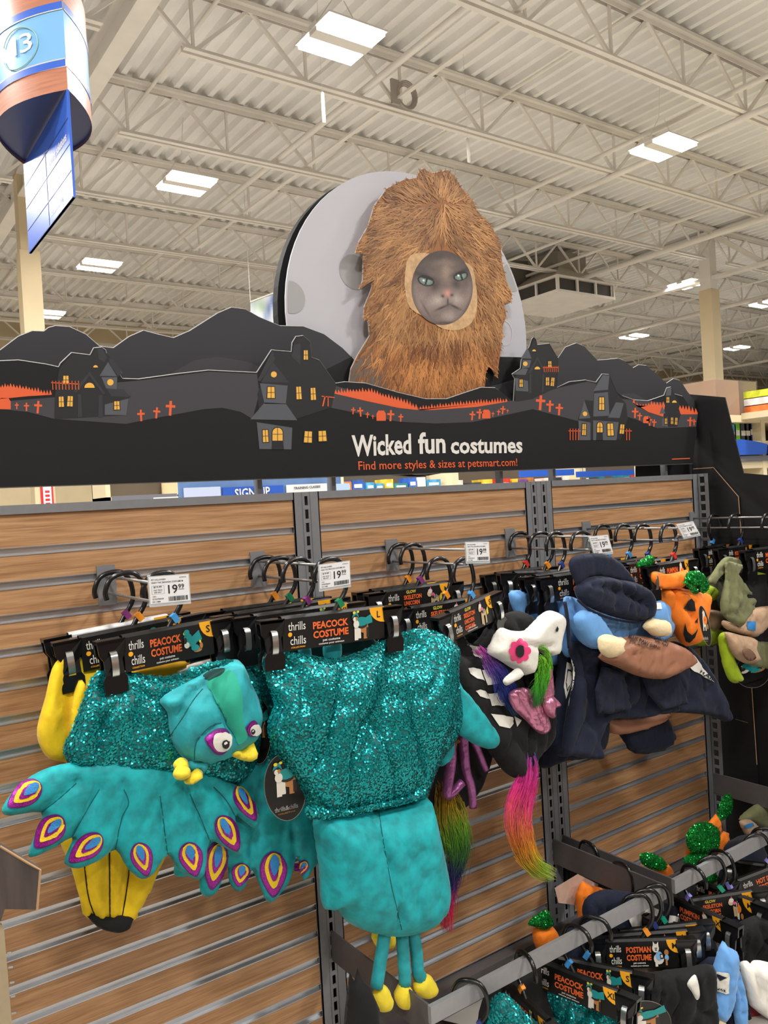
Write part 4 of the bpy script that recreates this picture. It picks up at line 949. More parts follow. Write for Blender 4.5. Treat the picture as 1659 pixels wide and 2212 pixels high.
# ================================================================ PEG HOOKS, PRICE TAGS
PEGX = [.58, .988, 1.439, 1.937, 2.325, 2.984]
PEGL = [.335, .335, .345, .355, .385, .335]
PZ = 1.462                                            # height of the upper rod
pegn = ['banana', 'peacock', 'unicorn', 'postman', 'pumpkin', 'monster']
pegl = ['leftmost', 'second from the left', 'third from the left', 'fourth from the left', 'fifth from the left', 'rightmost']
ROD = mat('satin_steel_rod', S(150, 148, 146), .35, metal=.7)
for i, x in enumerate(PEGX):
    t = thing('peg_hook', 'grey double rod peg hook, %s, carrying the %s costumes' % (pegl[i], pegn[i]), 'peg hook', (x, -.01, PZ - .05), 'double rod peg hooks on the slat wall')
    MB().box(x - .022, x + .022, -.006, -.001, PZ - .07, PZ + .02).box(x - .022, x + .022, -.004, .006, PZ + .02, PZ + .027).build('back_plate', GREY, t)
    L = PEGL[i]
    MB().tube([(x, -.004, PZ), (x, -L, PZ)], .0035, 8).build('upper_rod', ROD, t, smooth=True)
    MB().tube(catmull([(x, -.004, PZ - .04), (x, -L + .03, PZ - .04), (x, -L + .01, PZ - .037), (x, -L - .005, PZ - .02)], 3), .0035, 8).build('lower_rod', ROD, t, smooth=True)
TAGTXT = ['HAZY TAC BANANA COSTUME M', 'HAZY TAC PEACOCK COSTUME XXL', 'HAZY TAC UNICORN COSTUME L', 'HAZY TAC MAILMAN COSTUME XS', 'HAZY TAC PUMPKIN COSTUME S']
TAGPX = [((321, 1247), (407, 1239), (410, 1297), (325, 1305)), ((689, 1221), (754, 1214), (756, 1262), (691, 1272)), ((1006, 1172), (1055, 1169), (1057, 1211), (1008, 1213)), ((1272, 1160), (1318, 1156), (1323, 1192), (1283, 1197)), ((1461, 1133), (1496, 1128), (1511, 1154), (1476, 1161))]
for i, c in enumerate(TAGPX):
    pl = Plane(-PEGL[i] - .012)
    TL, TR, BR, BL = [pl.at(*p) for p in c]
    t = thing('price_tag', 'white 19.99 price tag for the %s costumes in a clear holder' % pegn[i], 'price tag', (BL + BR) / 2, 'price tags on the peg hooks')
    ex = (BR - BL); w = np.linalg.norm(ex); ex = ex / w; ey = (TL - BL); h = np.linalg.norm(ey); ey = ey / h; n = pl.n
    def q(a, b, k): return BL + ex * w * a + ey * h * b + n * k
    MB().prism([q(-.02, -.12, 0), q(1.03, -.12, 0), q(1.03, 1.03, 0), q(-.02, 1.03, 0)], n * -.002, n * 0).build('clear_holder', CLEAR, t)
    mesh('label_paper', [q(0, 0, .001), q(1, 0, .001), q(1, 1, .001), q(0, 1, .001)], [(0, 1, 2, 3)], PAPER, t)
    MB().tube([q(.0, .8, -.004), q(1, .8, -.004)], .004, 6).build('clip_roll', CLEAR, t)
    mb = MB()
    for s_, a, b, wd_, hh in (('PET HALLOWEEN', .05, .86, .36, .055), ('07/05/21', .76, .9, .18, .04), (TAGTXT[i], .05, .75, .8, .06), ('$19.99', .1, .58, .2, .07), ('UNIT PRICE', .09, .47, .22, .05), ('PER EAC', .11, .39, .18, .05), ('19', .46, .34, .24, .33), ('99', .72, .5, .15, .17), ('1 EAC', .05, .24, .1, .045), ('73725784418', .05, .14, .28, .055), ('5311080', .05, .04, .2, .055)):
        letter(s_, q(a, b, .0016), ex, ey, None, None, width=wd_ * w, height=hh * h, mb=mb, bold=.012)
    R = random.Random(i)
    xx = .46
    while xx < .95: ww = R.choice((.006, .012, .018)); mb.add([q(xx, .05, .0016), q(xx + ww, .05, .0016), q(xx + ww, .22, .0016), q(xx, .22, .0016)], [(0, 1, 2, 3)]); xx += ww + R.choice((.006, .012))
    mb.add([q(.72, .46, .0016), q(.87, .46, .0016), q(.87, .475, .0016), q(.72, .475, .0016)], [(0, 1, 2, 3)])
    for (a, b, c2, d2) in ((.05, .35, .36, .355), (.05, .66, .36, .665), (.05, .35, .055, .665), (.355, .35, .36, .665)): mb.add([q(a, b, .0016), q(c2, b, .0016), q(c2, d2, .0016), q(a, d2, .0016)], [(0, 1, 2, 3)])
    o = mb.build('printed_text', BK_INK, t); o['kind'] = 'stuff'

# ================================================================ CLIP HANGERS
TABS = {'orange': S(244, 150, 40), 'blue': S(70, 150, 215), 'green': S(20, 120, 80), 'red': S(205, 50, 44), 'purple': S(140, 60, 130), 'lilac': S(140, 130, 205), 'teal': S(20, 150, 120), 'navy': S(40, 60, 130)}
def dogpic(kind):
    """small printed pet pictures as coloured shapes in a unit square"""
    W = S(225, 218, 205); K = S(40, 34, 32); B = S(176, 120, 66); T = S(26, 140, 140); Y = S(236, 205, 50); LB = S(130, 180, 225); O = S(240, 130, 40); C = S(205, 180, 140); Pk = S(220, 100, 150); OL = S(120, 122, 80)
    def el(c, x, y, rx, ry, n=12): return (c, [(x + rx * math.cos(2 * math.pi * k / n), y + ry * math.sin(2 * math.pi * k / n)) for k in range(n)])
    def leg(c, x, y0, y1, w): return (c, [(x - w, y1), (x + w, y1), (x + w * 1.1, y0), (x - w * 1.1, y0)])
    if kind == 'peacock': return [el(B, .62, .42, .2, .2), leg(W, .3, .0, .45, .07), leg(W, .42, .05, .45, .07), leg(B, .68, .02, .4, .07), leg(K, .78, .06, .4, .05), el(K, .55, .5, .22, .12), el(T, .52, .62, .3, .16), (T, [(.6, .7), (.95, .85), (1, .55), (.75, .5)]), el(W, .3, .55, .12, .14), el(K, .25, .78, .14, .13), el(W, .24, .72, .07, .08), el(B, .32, .74, .05, .06), (T, [(.12, .78), (.2, .98), (.35, .98), (.42, .75), (.3, .88)]), el(Y, .22, .95, .06, .05), el(Y, .38, .97, .05, .04)]
    if kind == 'duo': return [el(B, .72, .2, .22, .08), el(T, .3, .62, .2, .16), (T, [(.4, .6), (.85, .82), (.98, .5), (.6, .42)]), el(T, .45, .45, .25, .12), el(W, .22, .4, .13, .1), el(K, .16, .55, .08, .1), el(Y, .14, .78, .06, .05), el(T, .25, .8, .14, .1), el(T, .6, .28, .2, .1), el(B, .9, .32, .08, .1), el(Y, .86, .45, .05, .05)]
    if kind == 'unicorn': return [el(C, .55, .5, .26, .14), leg(C, .35, .05, .5, .06), leg(C, .48, .0, .45, .05), leg(C, .75, .05, .5, .06), el(C, .2, .7, .16, .13), el(W, .24, .8, .14, .1), (Pk, [(.22, .88), (.26, 1), (.32, .88)]), el(K, .5, .58, .2, .1), el(Pk, .4, .66, .12, .07), (W, [(.46, .5), (.5, .64), (.54, .64), (.5, .5)]), (W, [(.56, .5), (.6, .64), (.64, .64), (.6, .5)]), (Y, [(.8, .55), (.98, .7), (1, .4), (.86, .35)])]
    if kind == 'postman': return [el(W, .4, .3, .3, .22), leg(W, .25, .0, .3, .07), el(W, .25, .72, .2, .17), (W, [(.1, .8), (.12, 1), (.24, .86)]), (W, [(.28, .86), (.42, .98), (.42, .8)]), el(LB, .42, .42, .2, .18), (K, [(.48, .3), (.68, .3), (.66, .5), (.46, .5)]), (W, [(.52, .35), (.63, .35), (.62, .46), (.51, .46)]), el(B, .85, .55, .13, .12), el(LB, .85, .35, .12, .12), leg(B, .82, .05, .3, .05), el(K, .22, .73, .03, .03), el(K, .3, .73, .03, .03), el(K, .26, .66, .04, .03)]
    if kind == 'pumpkin': return [el(W, .4, .55, .2, .4), leg(W, .3, .0, .4, .06), leg(W, .6, .0, .4, .06), el(O, .55, .5, .26, .22), el(W, .35, .85, .15, .12), (O, [(.25, .9), (.28, 1.05), (.36, .95)]), el(K, .5, .52, .04, .05), el(B, .85, .2, .1, .14)]
    return [el(OL, .4, .5, .2, .3), leg(OL, .3, .0, .4, .08), leg(OL, .5, .0, .4, .08), el(B, .4, .85, .14, .12), el(S(160, 190, 40), .4, .6, .12, .1), el(OL, .8, .4, .12, .22), el(B, .8, .65, .1, .08)]
def blit(shapes, org, ex, ey, n, w, h, lift, name, parent):
    V = []; Fc = []; CC = []
    for k, (c, P_) in enumerate(shapes):
        i0 = len(V)
        for a, b in P_: V.append(org + ex * a * w + ey * b * h + n * (lift + .00018 * k)); CC.append(c[:3])
        Fc.append(tuple(range(i0, len(V))))
    return mesh(name, V, Fc, PRINT, parent, cols=CC, kind='stuff')
CLIPS = {}
def hanger(label, P0, a=0., W=.30, H=.081, title=('PEACOCK', 'COSTUME'), size='S', tab='orange', roll=0., flip=1, pic='peacock', glow=False, group='black clip hangers on the peg hooks', drop=.117, text=True, card=True, reach=.055, cardm=None, tilt=0):
    """black clip hanger with a folded header card; P0 = top of the rod it hangs on"""
    ar = math.radians(a); rr = math.radians(roll); tt = math.radians(tilt)
    ex0 = np.array([math.cos(ar), math.sin(ar), 0]); n0 = np.array([math.sin(ar), -math.cos(ar), 0]); z = np.array([0, 0, 1.0])
    ex = ex0 * math.cos(rr) + z * math.sin(rr); ey = -ex0 * math.sin(rr) + z * math.cos(rr)
    n = n0 * math.cos(tt) + ey * math.sin(tt); ey = ey * math.cos(tt) - n0 * math.sin(tt)
    P0 = np.asarray(P0, float)
    def q(u, w, v=0.): return P0 + ex * u + ey * w + n * v
    yb = -drop - .012
    t = thing('clip_hanger', label, 'hanger', q(0, yb - .09), group)
    hk = [(-.046 * flip, -.046), (-.047 * flip, -.026), (-.031 * flip, .001), (0, .009), (.026 * flip, .002), (.04 * flip, -.024), (.04 * flip, -drop * .55), (.016 * flip, -drop * .85), (-.004 * flip, -drop * 1.1)]
    MB().tube(catmull([q(*p) for p in hk], 4), [.006] * 33, 8).build('hook', BLACKP, t, smooth=True)
    MB().obox(q(0, yb, 0), ex * W * .5, ey * .006, n * .004).build('bar', BLACKP, t)
    MB().obox(q(.021 * flip, -drop * .83, .0), (ex * .85 + ey * .5 * flip) * .0072, (ey * .85 - ex * .5 * flip) * .0105, n * .0062).build('size_tab', mat('tab_' + tab, TABS[tab], .4), t)
    for s in (-1, 1):
        c = s * (W / 2 + .02)
        prof_ = [(-.031, .01), (.031, .01), (.028, -.02), (.02, -.032), (.02, -.062), (.026, -.072), (.025, -.102), (-.025, -.102), (-.026, -.072), (-.02, -.062), (-.02, -.032), (-.028, -.02)]
        mb = MB(); mb.prism([q(c + x_, yb + y_, .012 + .006 * (y_ < -.05)) for x_, y_ in prof_], n * -.003, n * .003)
        mb.prism([q(c + x_, yb + y_, -.012) for x_, y_ in prof_], n * -.003, n * .003)
        mb.obox(q(c, yb + .008, 0), ex * .031, ey * .004, n * .015)
        o = mb.build('clip', BLACKP, t)
        sp = catmull([q(c, yb - .012, .014), q(c, yb - .018, .023), q(c, yb - .04, .027), q(c, yb - .062, .025), q(c, yb - .068, .018)], 3)
        V = []; 
        for p in sp: V += [p - ex * .0075, p + ex * .0075]
        mesh('spring', V, [(2 * k, 2 * k + 1, 2 * k + 3, 2 * k + 2) for k in range(len(sp) - 1)], SPRING, o, smooth=True)
    if card:
        cw = W - .012; top = yb + .016; m = cardm or CARD
        pr = [(.011, top - H), (.012, top - .006), (.006, top), (-.006, top), (-.012, top - .006), (-.011, top - H)]
        V = [q(-cw / 2, y_, x_) for x_, y_ in pr] + [q(cw / 2, y_, x_) for x_, y_ in pr]
        c = mesh('header_card', V, [(k, k + 1, k + 7, k + 6)[::-1] for k in range(5)], m, t)
        def k(a_, b_, v=.0128): return q(-cw / 2 + cw * a_, top - H + H * b_, v)
        fl = [k(1, .97), k(1, .5)] + [k(1 - .155 * math.sin(u), .97 - .47 * math.cos(u)) for u in np.linspace(.3, 1.57, 6)]
        f = mesh('size_flag', fl, [tuple(range(len(fl)))[::-1]], FLAG, c)
        letter(size, k(.92 if len(size) == 1 else .895, .66, .0134), ex, ey, BK_INK, f, height=.2 * H, bold=.02, name='size_letter')
        if text:
            mb = MB()
            letter('thrills', k(.05, .58), ex, ey, None, None, width=cw * .16, height=H * .25, mb=mb, bold=.004)
            letter('chills', k(.065, .17), ex, ey, None, None, width=cw * .145, height=H * .25, mb=mb, bold=.004)
            mb.build('lettering', WH_INK, c, kind='stuff')
            mb = MB(); cx_ = k(.065, .47); mb.add([cx_ + ex * .0055 * math.cos(u) + ey * .0055 * math.sin(u) for u in np.linspace(0, 6.28, 10)[:-1]], [tuple(range(9))])
            letter('COLLECTION', k(.07, .07), ex, ey, None, None, width=cw * .13, height=H * .045, mb=mb); mb.build('emblem', FLAG, c, kind='stuff')
            mb = MB(); nl = len(title)
            if nl == 2:
                for j, s_ in enumerate(title): letter(s_, k(.28, .55 - .27 * j), ex, ey, None, None, width=cw * min(.345, .052 * len(s_)), height=H * .2, mb=mb, bold=.035)
            else:
                for j, s_ in enumerate(title): letter(s_, k(.28, .57 - .21 * j), ex, ey, None, None, width=cw * .034 * len(s_), height=H * .15, mb=mb, bold=.035)
            mb.build('title', OR_INK, c, kind='stuff')
            if glow: letter('GLOW', k(.32, .78), ex, ey, YE_INK, c, width=cw * .15, height=H * .11, bold=.03, name='glow_word')
            mb = MB(); letter('pet costume', k(.37, .16), ex, ey, None, None, width=cw * .17, height=H * .07, mb=mb); letter('costume pour animaux', k(.33, .07), ex, ey, None, None, width=cw * .25, height=H * .055, mb=mb)
            mb.build('small_print', WH_INK, c, kind='stuff')
            blit(dogpic(pic), k(.63, .05, .013), ex, ey, n, cw * .24, H * .88, 0, 'picture', c)
    return t
TP = lambda i, y: (PEGX[i], y, PZ + .0035)
# ---- first peg
hanger('black clip hanger with a white card, rearmost on the leftmost peg', TP(0, -.06), 2, .25, title=('BANANA', 'COSTUME'), size='M', tab='purple', roll=3, flip=1, cardm=PAPER, pic='duo')
hanger('black clip hanger behind the front one on the leftmost peg', (PEGX[0] + .005, -.13, PZ + .0035), -3, .25, title=('BANANA', 'COSTUME'), size='M', tab='orange', roll=4, pic='duo', flip=1)
hanger('black clip hanger with a peacock card flagged S on the leftmost peg', (PEGX[0] + .055, -.235, PZ + .0035), 3, .222, title=('PEACOCK', 'COSTUME'), size='S', tab='blue', roll=2, pic='duo', flip=1)
# ---- second peg
hanger('black clip hanger, rearmost on the second peg', TP(1, -.05), 0, .28, title=('PEACOCK', 'COSTUME'), size='L', tab='orange', flip=1)
hanger('black clip hanger with a green tab, third from the front on the second peg', (PEGX[1], -.13, PZ + .0035), -2, .29, title=('PEACOCK', 'COSTUME'), size='L', tab='green', roll=1)
hanger('black clip hanger with a purple tab, behind the front one on the second peg', (PEGX[1], -.23, PZ + .0035), 4, .29, title=('PEACOCK', 'COSTUME'), size='XL', tab='purple', roll=-1)
hanger('black clip hanger with a peacock card flagged L on the second peg', (PEGX[1] + .03, -.335, PZ + .0035), 0, .298, title=('PEACOCK', 'COSTUME'), size='L', tab='green', roll=-1.6, drop=.12)
# ---- third peg
UT = ('SKELETON', 'UNICORN', 'COSTUME')
hanger('black clip hanger, rearmost on the third peg', TP(2, -.05), 0, .25, title=UT, size='M', tab='orange', pic='unicorn', glow=True)
hanger('black clip hanger with a purple tab, second from the wall on the third peg', (PEGX[2], -.11, PZ + .0035), 0, .25, title=UT, size='M', tab='purple', pic='unicorn', glow=True)
hanger('black clip hanger with a drooping card, third from the wall on the third peg', (PEGX[2] + .01, -.215, PZ - .0365), 3, .25, title=UT, size='M', tab='orange', pic='unicorn', glow=True)
hanger('black clip hanger with a unicorn card flagged S on the third peg', (PEGX[2] + .02, -.305, PZ - .0365), 12, .2, title=UT, size='S', tab='blue', roll=7, pic='unicorn', glow=True)
# ---- fourth peg
hanger('black clip hanger with a red tab, rearmost on the fourth peg', TP(3, -.05), -3, .24, title=('POSTMAN', 'COSTUME'), size='M', tab='red', pic='postman')
hanger('black clip hanger with a postman card, second on the fourth peg', (PEGX[3], -.15, PZ + .0035), -12, .23, title=('POSTMAN', 'COSTUME'), size='S', tab='orange', roll=-3, pic='postman')
hanger('black clip hanger, third from the wall on the fourth peg', (PEGX[3], -.21, PZ + .0035), 3, .24, title=('POSTMAN', 'COSTUME'), size='S', tab='navy', pic='postman')
hanger('black clip hanger holding the postman costume, foremost on the fourth peg', (PEGX[3] + .03, -.29, PZ + .0035), -4, .28, title=('POSTMAN', 'COSTUME'), size='M', tab='navy', pic='postman')
# ---- fifth peg
hanger('black clip hanger, rearmost on the fifth peg', TP(4, -.08), 0, .22, title=('PUMPKIN', 'COSTUME'), size='S', tab='blue', pic='pumpkin')
hanger('black clip hanger with a blue tab, second on the fifth peg', (PEGX[4], -.17, PZ + .0035), 0, .22, title=('PUMPKIN', 'COSTUME'), size='S', tab='blue', pic='pumpkin')
hanger('black clip hanger, third on the fifth peg', (PEGX[4], -.25, PZ + .0035), 0, .22, title=('PUMPKIN', 'COSTUME'), size='S', tab='navy', pic='pumpkin')
hanger('black clip hanger with a pumpkin card flagged XS on the fifth peg', (PEGX[4], -.352, PZ + .0035), 2, .19, title=('PUMPKIN', 'COSTUME'), size='XS', tab='red', pic='pumpkin')
# ---- sixth peg
hanger('black clip hanger with a blue tab, rear one on the rightmost peg', (PEGX[5], -.10, PZ + .0035), 0, .17, title=('MONSTER', 'COSTUME'), size='S', tab='blue', pic='monster', flip=-1)
hanger('black clip hanger, middle one on the rightmost peg', (PEGX[5] - .01, -.2, PZ + .0035), -4, .17, title=('MONSTER', 'COSTUME'), size='S', tab='navy', pic='monster')
hanger('black clip hanger with a monster card, foremost on the rightmost peg', (PEGX[5], -.33, PZ + .0035), -4, .25, title=('MONSTER', 'COSTUME'), size='S', tab='blue', pic='monster', drop=.12)

# ================================================================ COSTUMES ON THE UPPER PEGS
def base(pl, u, v): return pl.at(u, v)
def tear(c, tip, wid, k=1.0, n=18):
    """teardrop outline in picture coordinates: round end away from tip"""
    c = np.array(c, float); tip = np.array(tip, float); d = tip - c; L = np.linalg.norm(d); d = d / L; s = np.array([-d[1], d[0]]); out = []
    for i in range(n):
        a = 2 * math.pi * i / n; x = -math.cos(a); y = math.sin(a)
        f = 1 - .45 * max(0, x) ** 1.3
        out.append(tuple(c + d * L * k * (x if x > 0 else x * .72) + s * wid * k * y * f))
    return out
def eyespot(o, c, tip, wid, root):
    p = decal('feather_spot', o, tear(c, tip, wid), PURP_T, root, lift=.002)
    decal('glitter', o, tear(c, tip, wid, .9), PURP, p, lift=.0035)
    decal('yellow_ring', o, tear(np.array(c) + (np.array(c) - np.array(tip)) * .12, tip, wid * .95, .68), YE_T, p, lift=.005)
    c2 = np.array(c) + (np.array(c) - np.array(tip)) * .16
    decal('ring_centre', o, tear(c2, tip, wid * .85, .46), PURP, p, lift=.0062)
    decal('blue_heart', o, tear(c2 - (np.array(tip) - c2) * .12, c2 + (np.array(tip) - c2) * .5, wid * .5, .62), BLU_T, p, lift=.0075)

# ---- banana costume
b = Plane(-.13)
t = thing('banana_costume', 'yellow plush banana costume hanging behind the small peacock costume', 'costume', base(b, 240, 2015), 'pet costumes on the upper pegs')
o = puff('body', b, [(135, 1416), (158, 1408), (205, 1440), (260, 1436), (330, 1445), (400, 1432), (440, 1440), (470, 1520), (470, 1650), (440, 1760), (370, 1830), (337, 1888), (325, 1920), (298, 1968), (284, 1990), (190, 1985), (172, 1940), (152, 1870), (128, 1810), (145, 1750), (165, 1700), (150, 1652), (108, 1640), (86, 1612), (80, 1572), (98, 1505), (112, 1445)], .035, YEL, t, wr=.010, wf=14, pins=[(180, 1430), (195, 1445)],
         folds=[([(178, 1820), (190, 1930), (205, 1985)], .02, .012), ([(235, 1800), (237, 1900), (238, 1990)], .02, .012), ([(280, 1810), (278, 1890), (262, 1985)], .02, .012), ([(150, 1500), (170, 1580), (160, 1650)], .02, .02)])
for q in ([(178, 1822), (190, 1930), (207, 1982)], [(236, 1800), (237, 1900), (238, 1985)], [(281, 1810), (278, 1890), (264, 1982)]): seam(o, q, BLK_F, t, .0016)
puff('black_tip', b.off(.006), [(185, 1970), (235, 1978), (293, 1962), (285, 1985), (278, 2005), (262, 2015), (240, 2013), (210, 2002)], .028, BLK_F, t)
puff('fold_flap', b.off(.02), [(170, 1470), (188, 1490), (180, 1550), (150, 1600), (150, 1540)], .02, YEL, t)
puff('inner_flap', b.off(.03), [(300, 1440), (400, 1428), (395, 1452), (330, 1462), (290, 1458)], .008, mat('orange_yellow_plush', S(236, 176, 20), .8), t)
puff('white_lining', b.off(.035), [(395, 1440), (470, 1420), (478, 1428), (430, 1455), (372, 1462)], .006, WHT_F, t)

# ---- small peacock costume
b = Plane(-.235)
t = thing('peacock_costume', 'small teal peacock costume with sequin body, fanned tail and bird hood', 'costume', base(b, 300, 1900), 'pet costumes on the upper pegs')
o = puff('sequin_body', b, [(205, 1455), (250, 1448), (300, 1455), (350, 1462), (405, 1452), (470, 1430), (530, 1432), (556, 1470), (560, 1540), (556, 1600), (540, 1660), (500, 1690), (440, 1675), (370, 1668), (260, 1662), (160, 1655), (140, 1632), (140, 1608), (158, 1570), (180, 1510)], .045, SEQB, t, wr=.014, wf=11, pins=[(240, 1455), (505, 1440)], folds=[([(330, 1475), (300, 1560), (250, 1640)], .012, .02), ([(230, 1500), (220, 1580)], .01, .02)])
sequins(o, 46000, SEQ, t)
o = puff('tail_fan', b.off(.02), [(155, 1647), (87, 1665), (36, 1701), (8, 1738), (5, 1755), (22, 1762), (89, 1755), (78, 1795), (62, 1840), (68, 1852), (108, 1836), (156, 1809), (143, 1845), (140, 1866), (170, 1876), (217, 1857), (250, 1836), (275, 1875), (306, 1899), (334, 1885), (362, 1846), (385, 1878), (425, 1900), (444, 1880), (453, 1818), (492, 1835), (517, 1847), (524, 1830), (508, 1764), (528, 1774), (550, 1790), (559, 1776), (553, 1741), (524, 1705), (470, 1676), (416, 1661), (369, 1654), (260, 1643)], .024, TEAL, t, sm=3, wr=.006, wf=14, w=.05,
         folds=[([(89, 1755), (165, 1690)], .012, .008), ([(156, 1809), (215, 1700)], .012, .008), ([(250, 1836), (272, 1740), (265, 1690)], .012, .008), ([(362, 1846), (350, 1740)], .012, .008), ([(453, 1818), (420, 1740), (405, 1700)], .012, .008), ([(508, 1764), (470, 1710), (450, 1690)], .012, .008)])
DT = mat('dark_teal_thread', S(4, 92, 96), .9)
for q in ([(91, 1754), (128, 1725), (165, 1692)], [(157, 1807), (185, 1755), (215, 1705)], [(250, 1834), (262, 1770), (278, 1735), (268, 1705)], [(362, 1844), (354, 1780), (346, 1720)], [(453, 1816), (435, 1770), (410, 1715)], [(508, 1762), (490, 1730), (462, 1700)]): seam(o, q, DT, t)
for c, tip, w in (((58, 1713), (18, 1744), 26), ((110, 1792), (76, 1832), 28), ((190, 1828), (150, 1862), 26), ((306, 1850), (318, 1892), 24), ((412, 1850), (424, 1893), 26), ((490, 1794), (514, 1838), 24), ((527, 1730), (552, 1772), 20)): eyespot(o, c, tip, w, t)
h = puff('hood', b.off(.05), [(345, 1511), (392, 1480), (431, 1460), (470, 1435), (501, 1425), (518, 1428), (530, 1452), (550, 1498), (561, 1540), (558, 1563), (548, 1596), (525, 1614), (499, 1630), (468, 1646), (436, 1648), (398, 1639), (374, 1608), (365, 1571), (361, 1538)], .07, TEAL_D, t, wr=.012, wf=13, folds=[([(365, 1590), (400, 1540), (438, 1490)], .03, .016), ([(455, 1480), (480, 1550), (505, 1590)], .012, .01), ([(420, 1640), (425, 1600), (470, 1560)], .012, .007)], w=.07)
seam(h, [(366, 1592), (395, 1550), (418, 1512), (438, 1488)], DT, t); seam(h, [(420, 1644), (424, 1605), (450, 1572), (478, 1562)], DT, t)
decal('hood_lining', h, [(449, 1468), (486, 1449), (506, 1457), (520, 1498), (524, 1560), (533, 1590), (515, 1606), (506, 1582), (486, 1555), (465, 1514)], MINT, t, lift=.004)
decal('hood_opening', h, [(441, 1462), (462, 1450), (486, 1447), (478, 1460), (452, 1470)], mat('dark_lining', S(16, 60, 58), .9), t, lift=.006)
sc_ = puff('sequin_collar', b.off(.09), [(396, 1455), (420, 1440), (470, 1428), (495, 1424), (500, 1430), (455, 1446), (420, 1458)], .008, SEQB, t)
sequins(sc_, 46000, SEQ, t)
def eye(h, c, r, tip, pup, root):
    e = decal('eye', h, tear(c, tip, r * 1.15, 1.0), PURP_T, root, lift=.003); decal('eye_glitter', h, tear(c, tip, r * 1.02, .88), PURP, e, lift=.005)
    n = 14; decal('eye_white', h, [(c[0] + 3 + r * .78 * math.cos(2 * math.pi * k / n), c[1] + r * .78 * math.sin(2 * math.pi * k / n)) for k in range(n)], WHT_F, e, lift=.007)
    decal('pupil', h, [(pup[0] + r * .28 * math.cos(2 * math.pi * k / n), pup[1] + r * .34 * math.sin(2 * math.pi * k / n)) for k in range(n)], BK_INK, e, lift=.009)
    decal('glint', h, [(pup[0] - 1 + r * .11 * math.cos(2 * math.pi * k / 8), pup[1] - r * .12 + r * .11 * math.sin(2 * math.pi * k / 8)) for k in range(8)], WHT_F, e, lift=.0105)
eye(h, (474, 1601), 25, (443, 1596), (484, 1605), t); eye(h, (545, 1576), 15, (545, 1556), (541, 1578), t)
puff('beak', b.off(.085), [(495, 1628), (507, 1614), (520, 1620), (536, 1608), (541, 1590), (552, 1615), (553, 1633), (545, 1645), (525, 1643), (508, 1637)], .03, YELB, t)
puff('crest_ball', b.off(.075), [(392, 1636), (405, 1642), (408, 1662), (396, 1668), (378, 1662), (374, 1650), (382, 1640)], .02, YELB, t)
puff('crest_ball', b.off(.09), [(384, 1654), (400, 1652), (412, 1664), (408, 1680), (390, 1686), (376, 1680), (374, 1668)], .022, YELB, t)
puff('crest_ball', b.off(.085), [(410, 1672), (425, 1660), (438, 1668), (434, 1682), (420, 1693), (402, 1694), (398, 1686)], .02, YELB, t)
puff('crest_stem', b.off(.07), [(405, 1645), (450, 1645), (440, 1672), (425, 1665), (408, 1668)], .014, TEAL_D, t)

# ---- peacock costume behind, second peg
b = Plane(-.20)
t = thing('peacock_costume', 'teal peacock costume half hidden behind the large one, tail spots hanging low', 'costume', base(b, 560, 1945), 'pet costumes on the upper pegs')
o = puff('sequin_body', b, [(525, 1380), (545, 1372), (580, 1400), (640, 1400), (760, 1405), (860, 1380), (900, 1500), (880, 1640), (700, 1690), (560, 1650), (540, 1560), (520, 1480)], .035, SEQB, t, wr=.012)
sequins(o, 30000, SEQ, t)
o = puff('tail_fan', b.off(.01), [(540, 1610), (600, 1640), (680, 1700), (740, 1760), (730, 1850), (690, 1862), (660, 1900), (652, 1892), (640, 1850), (628, 1900), (590, 1946), (572, 1940), (545, 1880), (530, 1915), (512, 1926), (495, 1905), (490, 1870), (470, 1925), (448, 1938), (432, 1925), (428, 1890), (395, 1895), (375, 1885), (390, 1830), (440, 1740), (500, 1660)], .022, TEAL, t, wr=.006, w=.05, folds=[([(545, 1880), (550, 1750)], .012, .008), ([(640, 1850), (632, 1780)], .012, .008), ([(490, 1870), (510, 1760)], .012, .008)])
for c, tip, w in (((590, 1880), (590, 1938), 30), ((466, 1862), (456, 1922), 27), ((520, 1885), (515, 1915), 20), ((655, 1872), (648, 1892), 12)): eyespot(o, c, tip, w, t)
puff('hood_beak', Plane(-.22), [(803, 2016), (850, 2016), (850, 2045), (835, 2052), (815, 2048)], .02, YELB, t)
# ---- third peacock costume further back
b = Plane(-.09)
t = thing('peacock_costume', 'teal peacock costume nearest the wall on the second peg', 'costume', base(b, 640, 1700), 'pet costumes on the upper pegs')
o = puff('sequin_body', b, [(500, 1390), (560, 1382), (640, 1392), (740, 1380), (770, 1400), (760, 1560), (650, 1700), (540, 1690), (510, 1560)], .03, SEQB, t, wr=.012)
# ---- large peacock costume
b = Plane(-.335)
t = thing('peacock_costume', 'large teal peacock costume with sequin body, plush belly and dangling yellow feet', 'costume', base(b, 850, 2190), 'pet costumes on the upper pegs')
o = puff('sequin_body', b, [(566, 1432), (575, 1408), (598, 1400), (650, 1412), (705, 1422), (760, 1414), (805, 1395), (840, 1378), (890, 1360), (940, 1364), (966, 1380), (980, 1400), (977, 1450), (985, 1520), (984, 1560), (968, 1605), (940, 1640), (918, 1690), (905, 1722), (860, 1735), (800, 1747), (735, 1758), (685, 1766), (662, 1742), (640, 1690), (608, 1645), (584, 1600), (580, 1560), (592, 1520), (578, 1475)], .085, SEQB, t, wr=.02, wf=9, w=.12, pins=[(583, 1405), (590, 1430), (862, 1372), (868, 1390)], pr=.06,
         folds=[([(640, 1430), (690, 1540), (700, 1640)], .022, .03), ([(880, 1390), (850, 1470), (790, 1600)], .025, .03), ([(760, 1430), (745, 1520)], .016, .025), ([(590, 1500), (640, 1600)], .015, .02)])
sequins(o, 50000, SEQ, t)
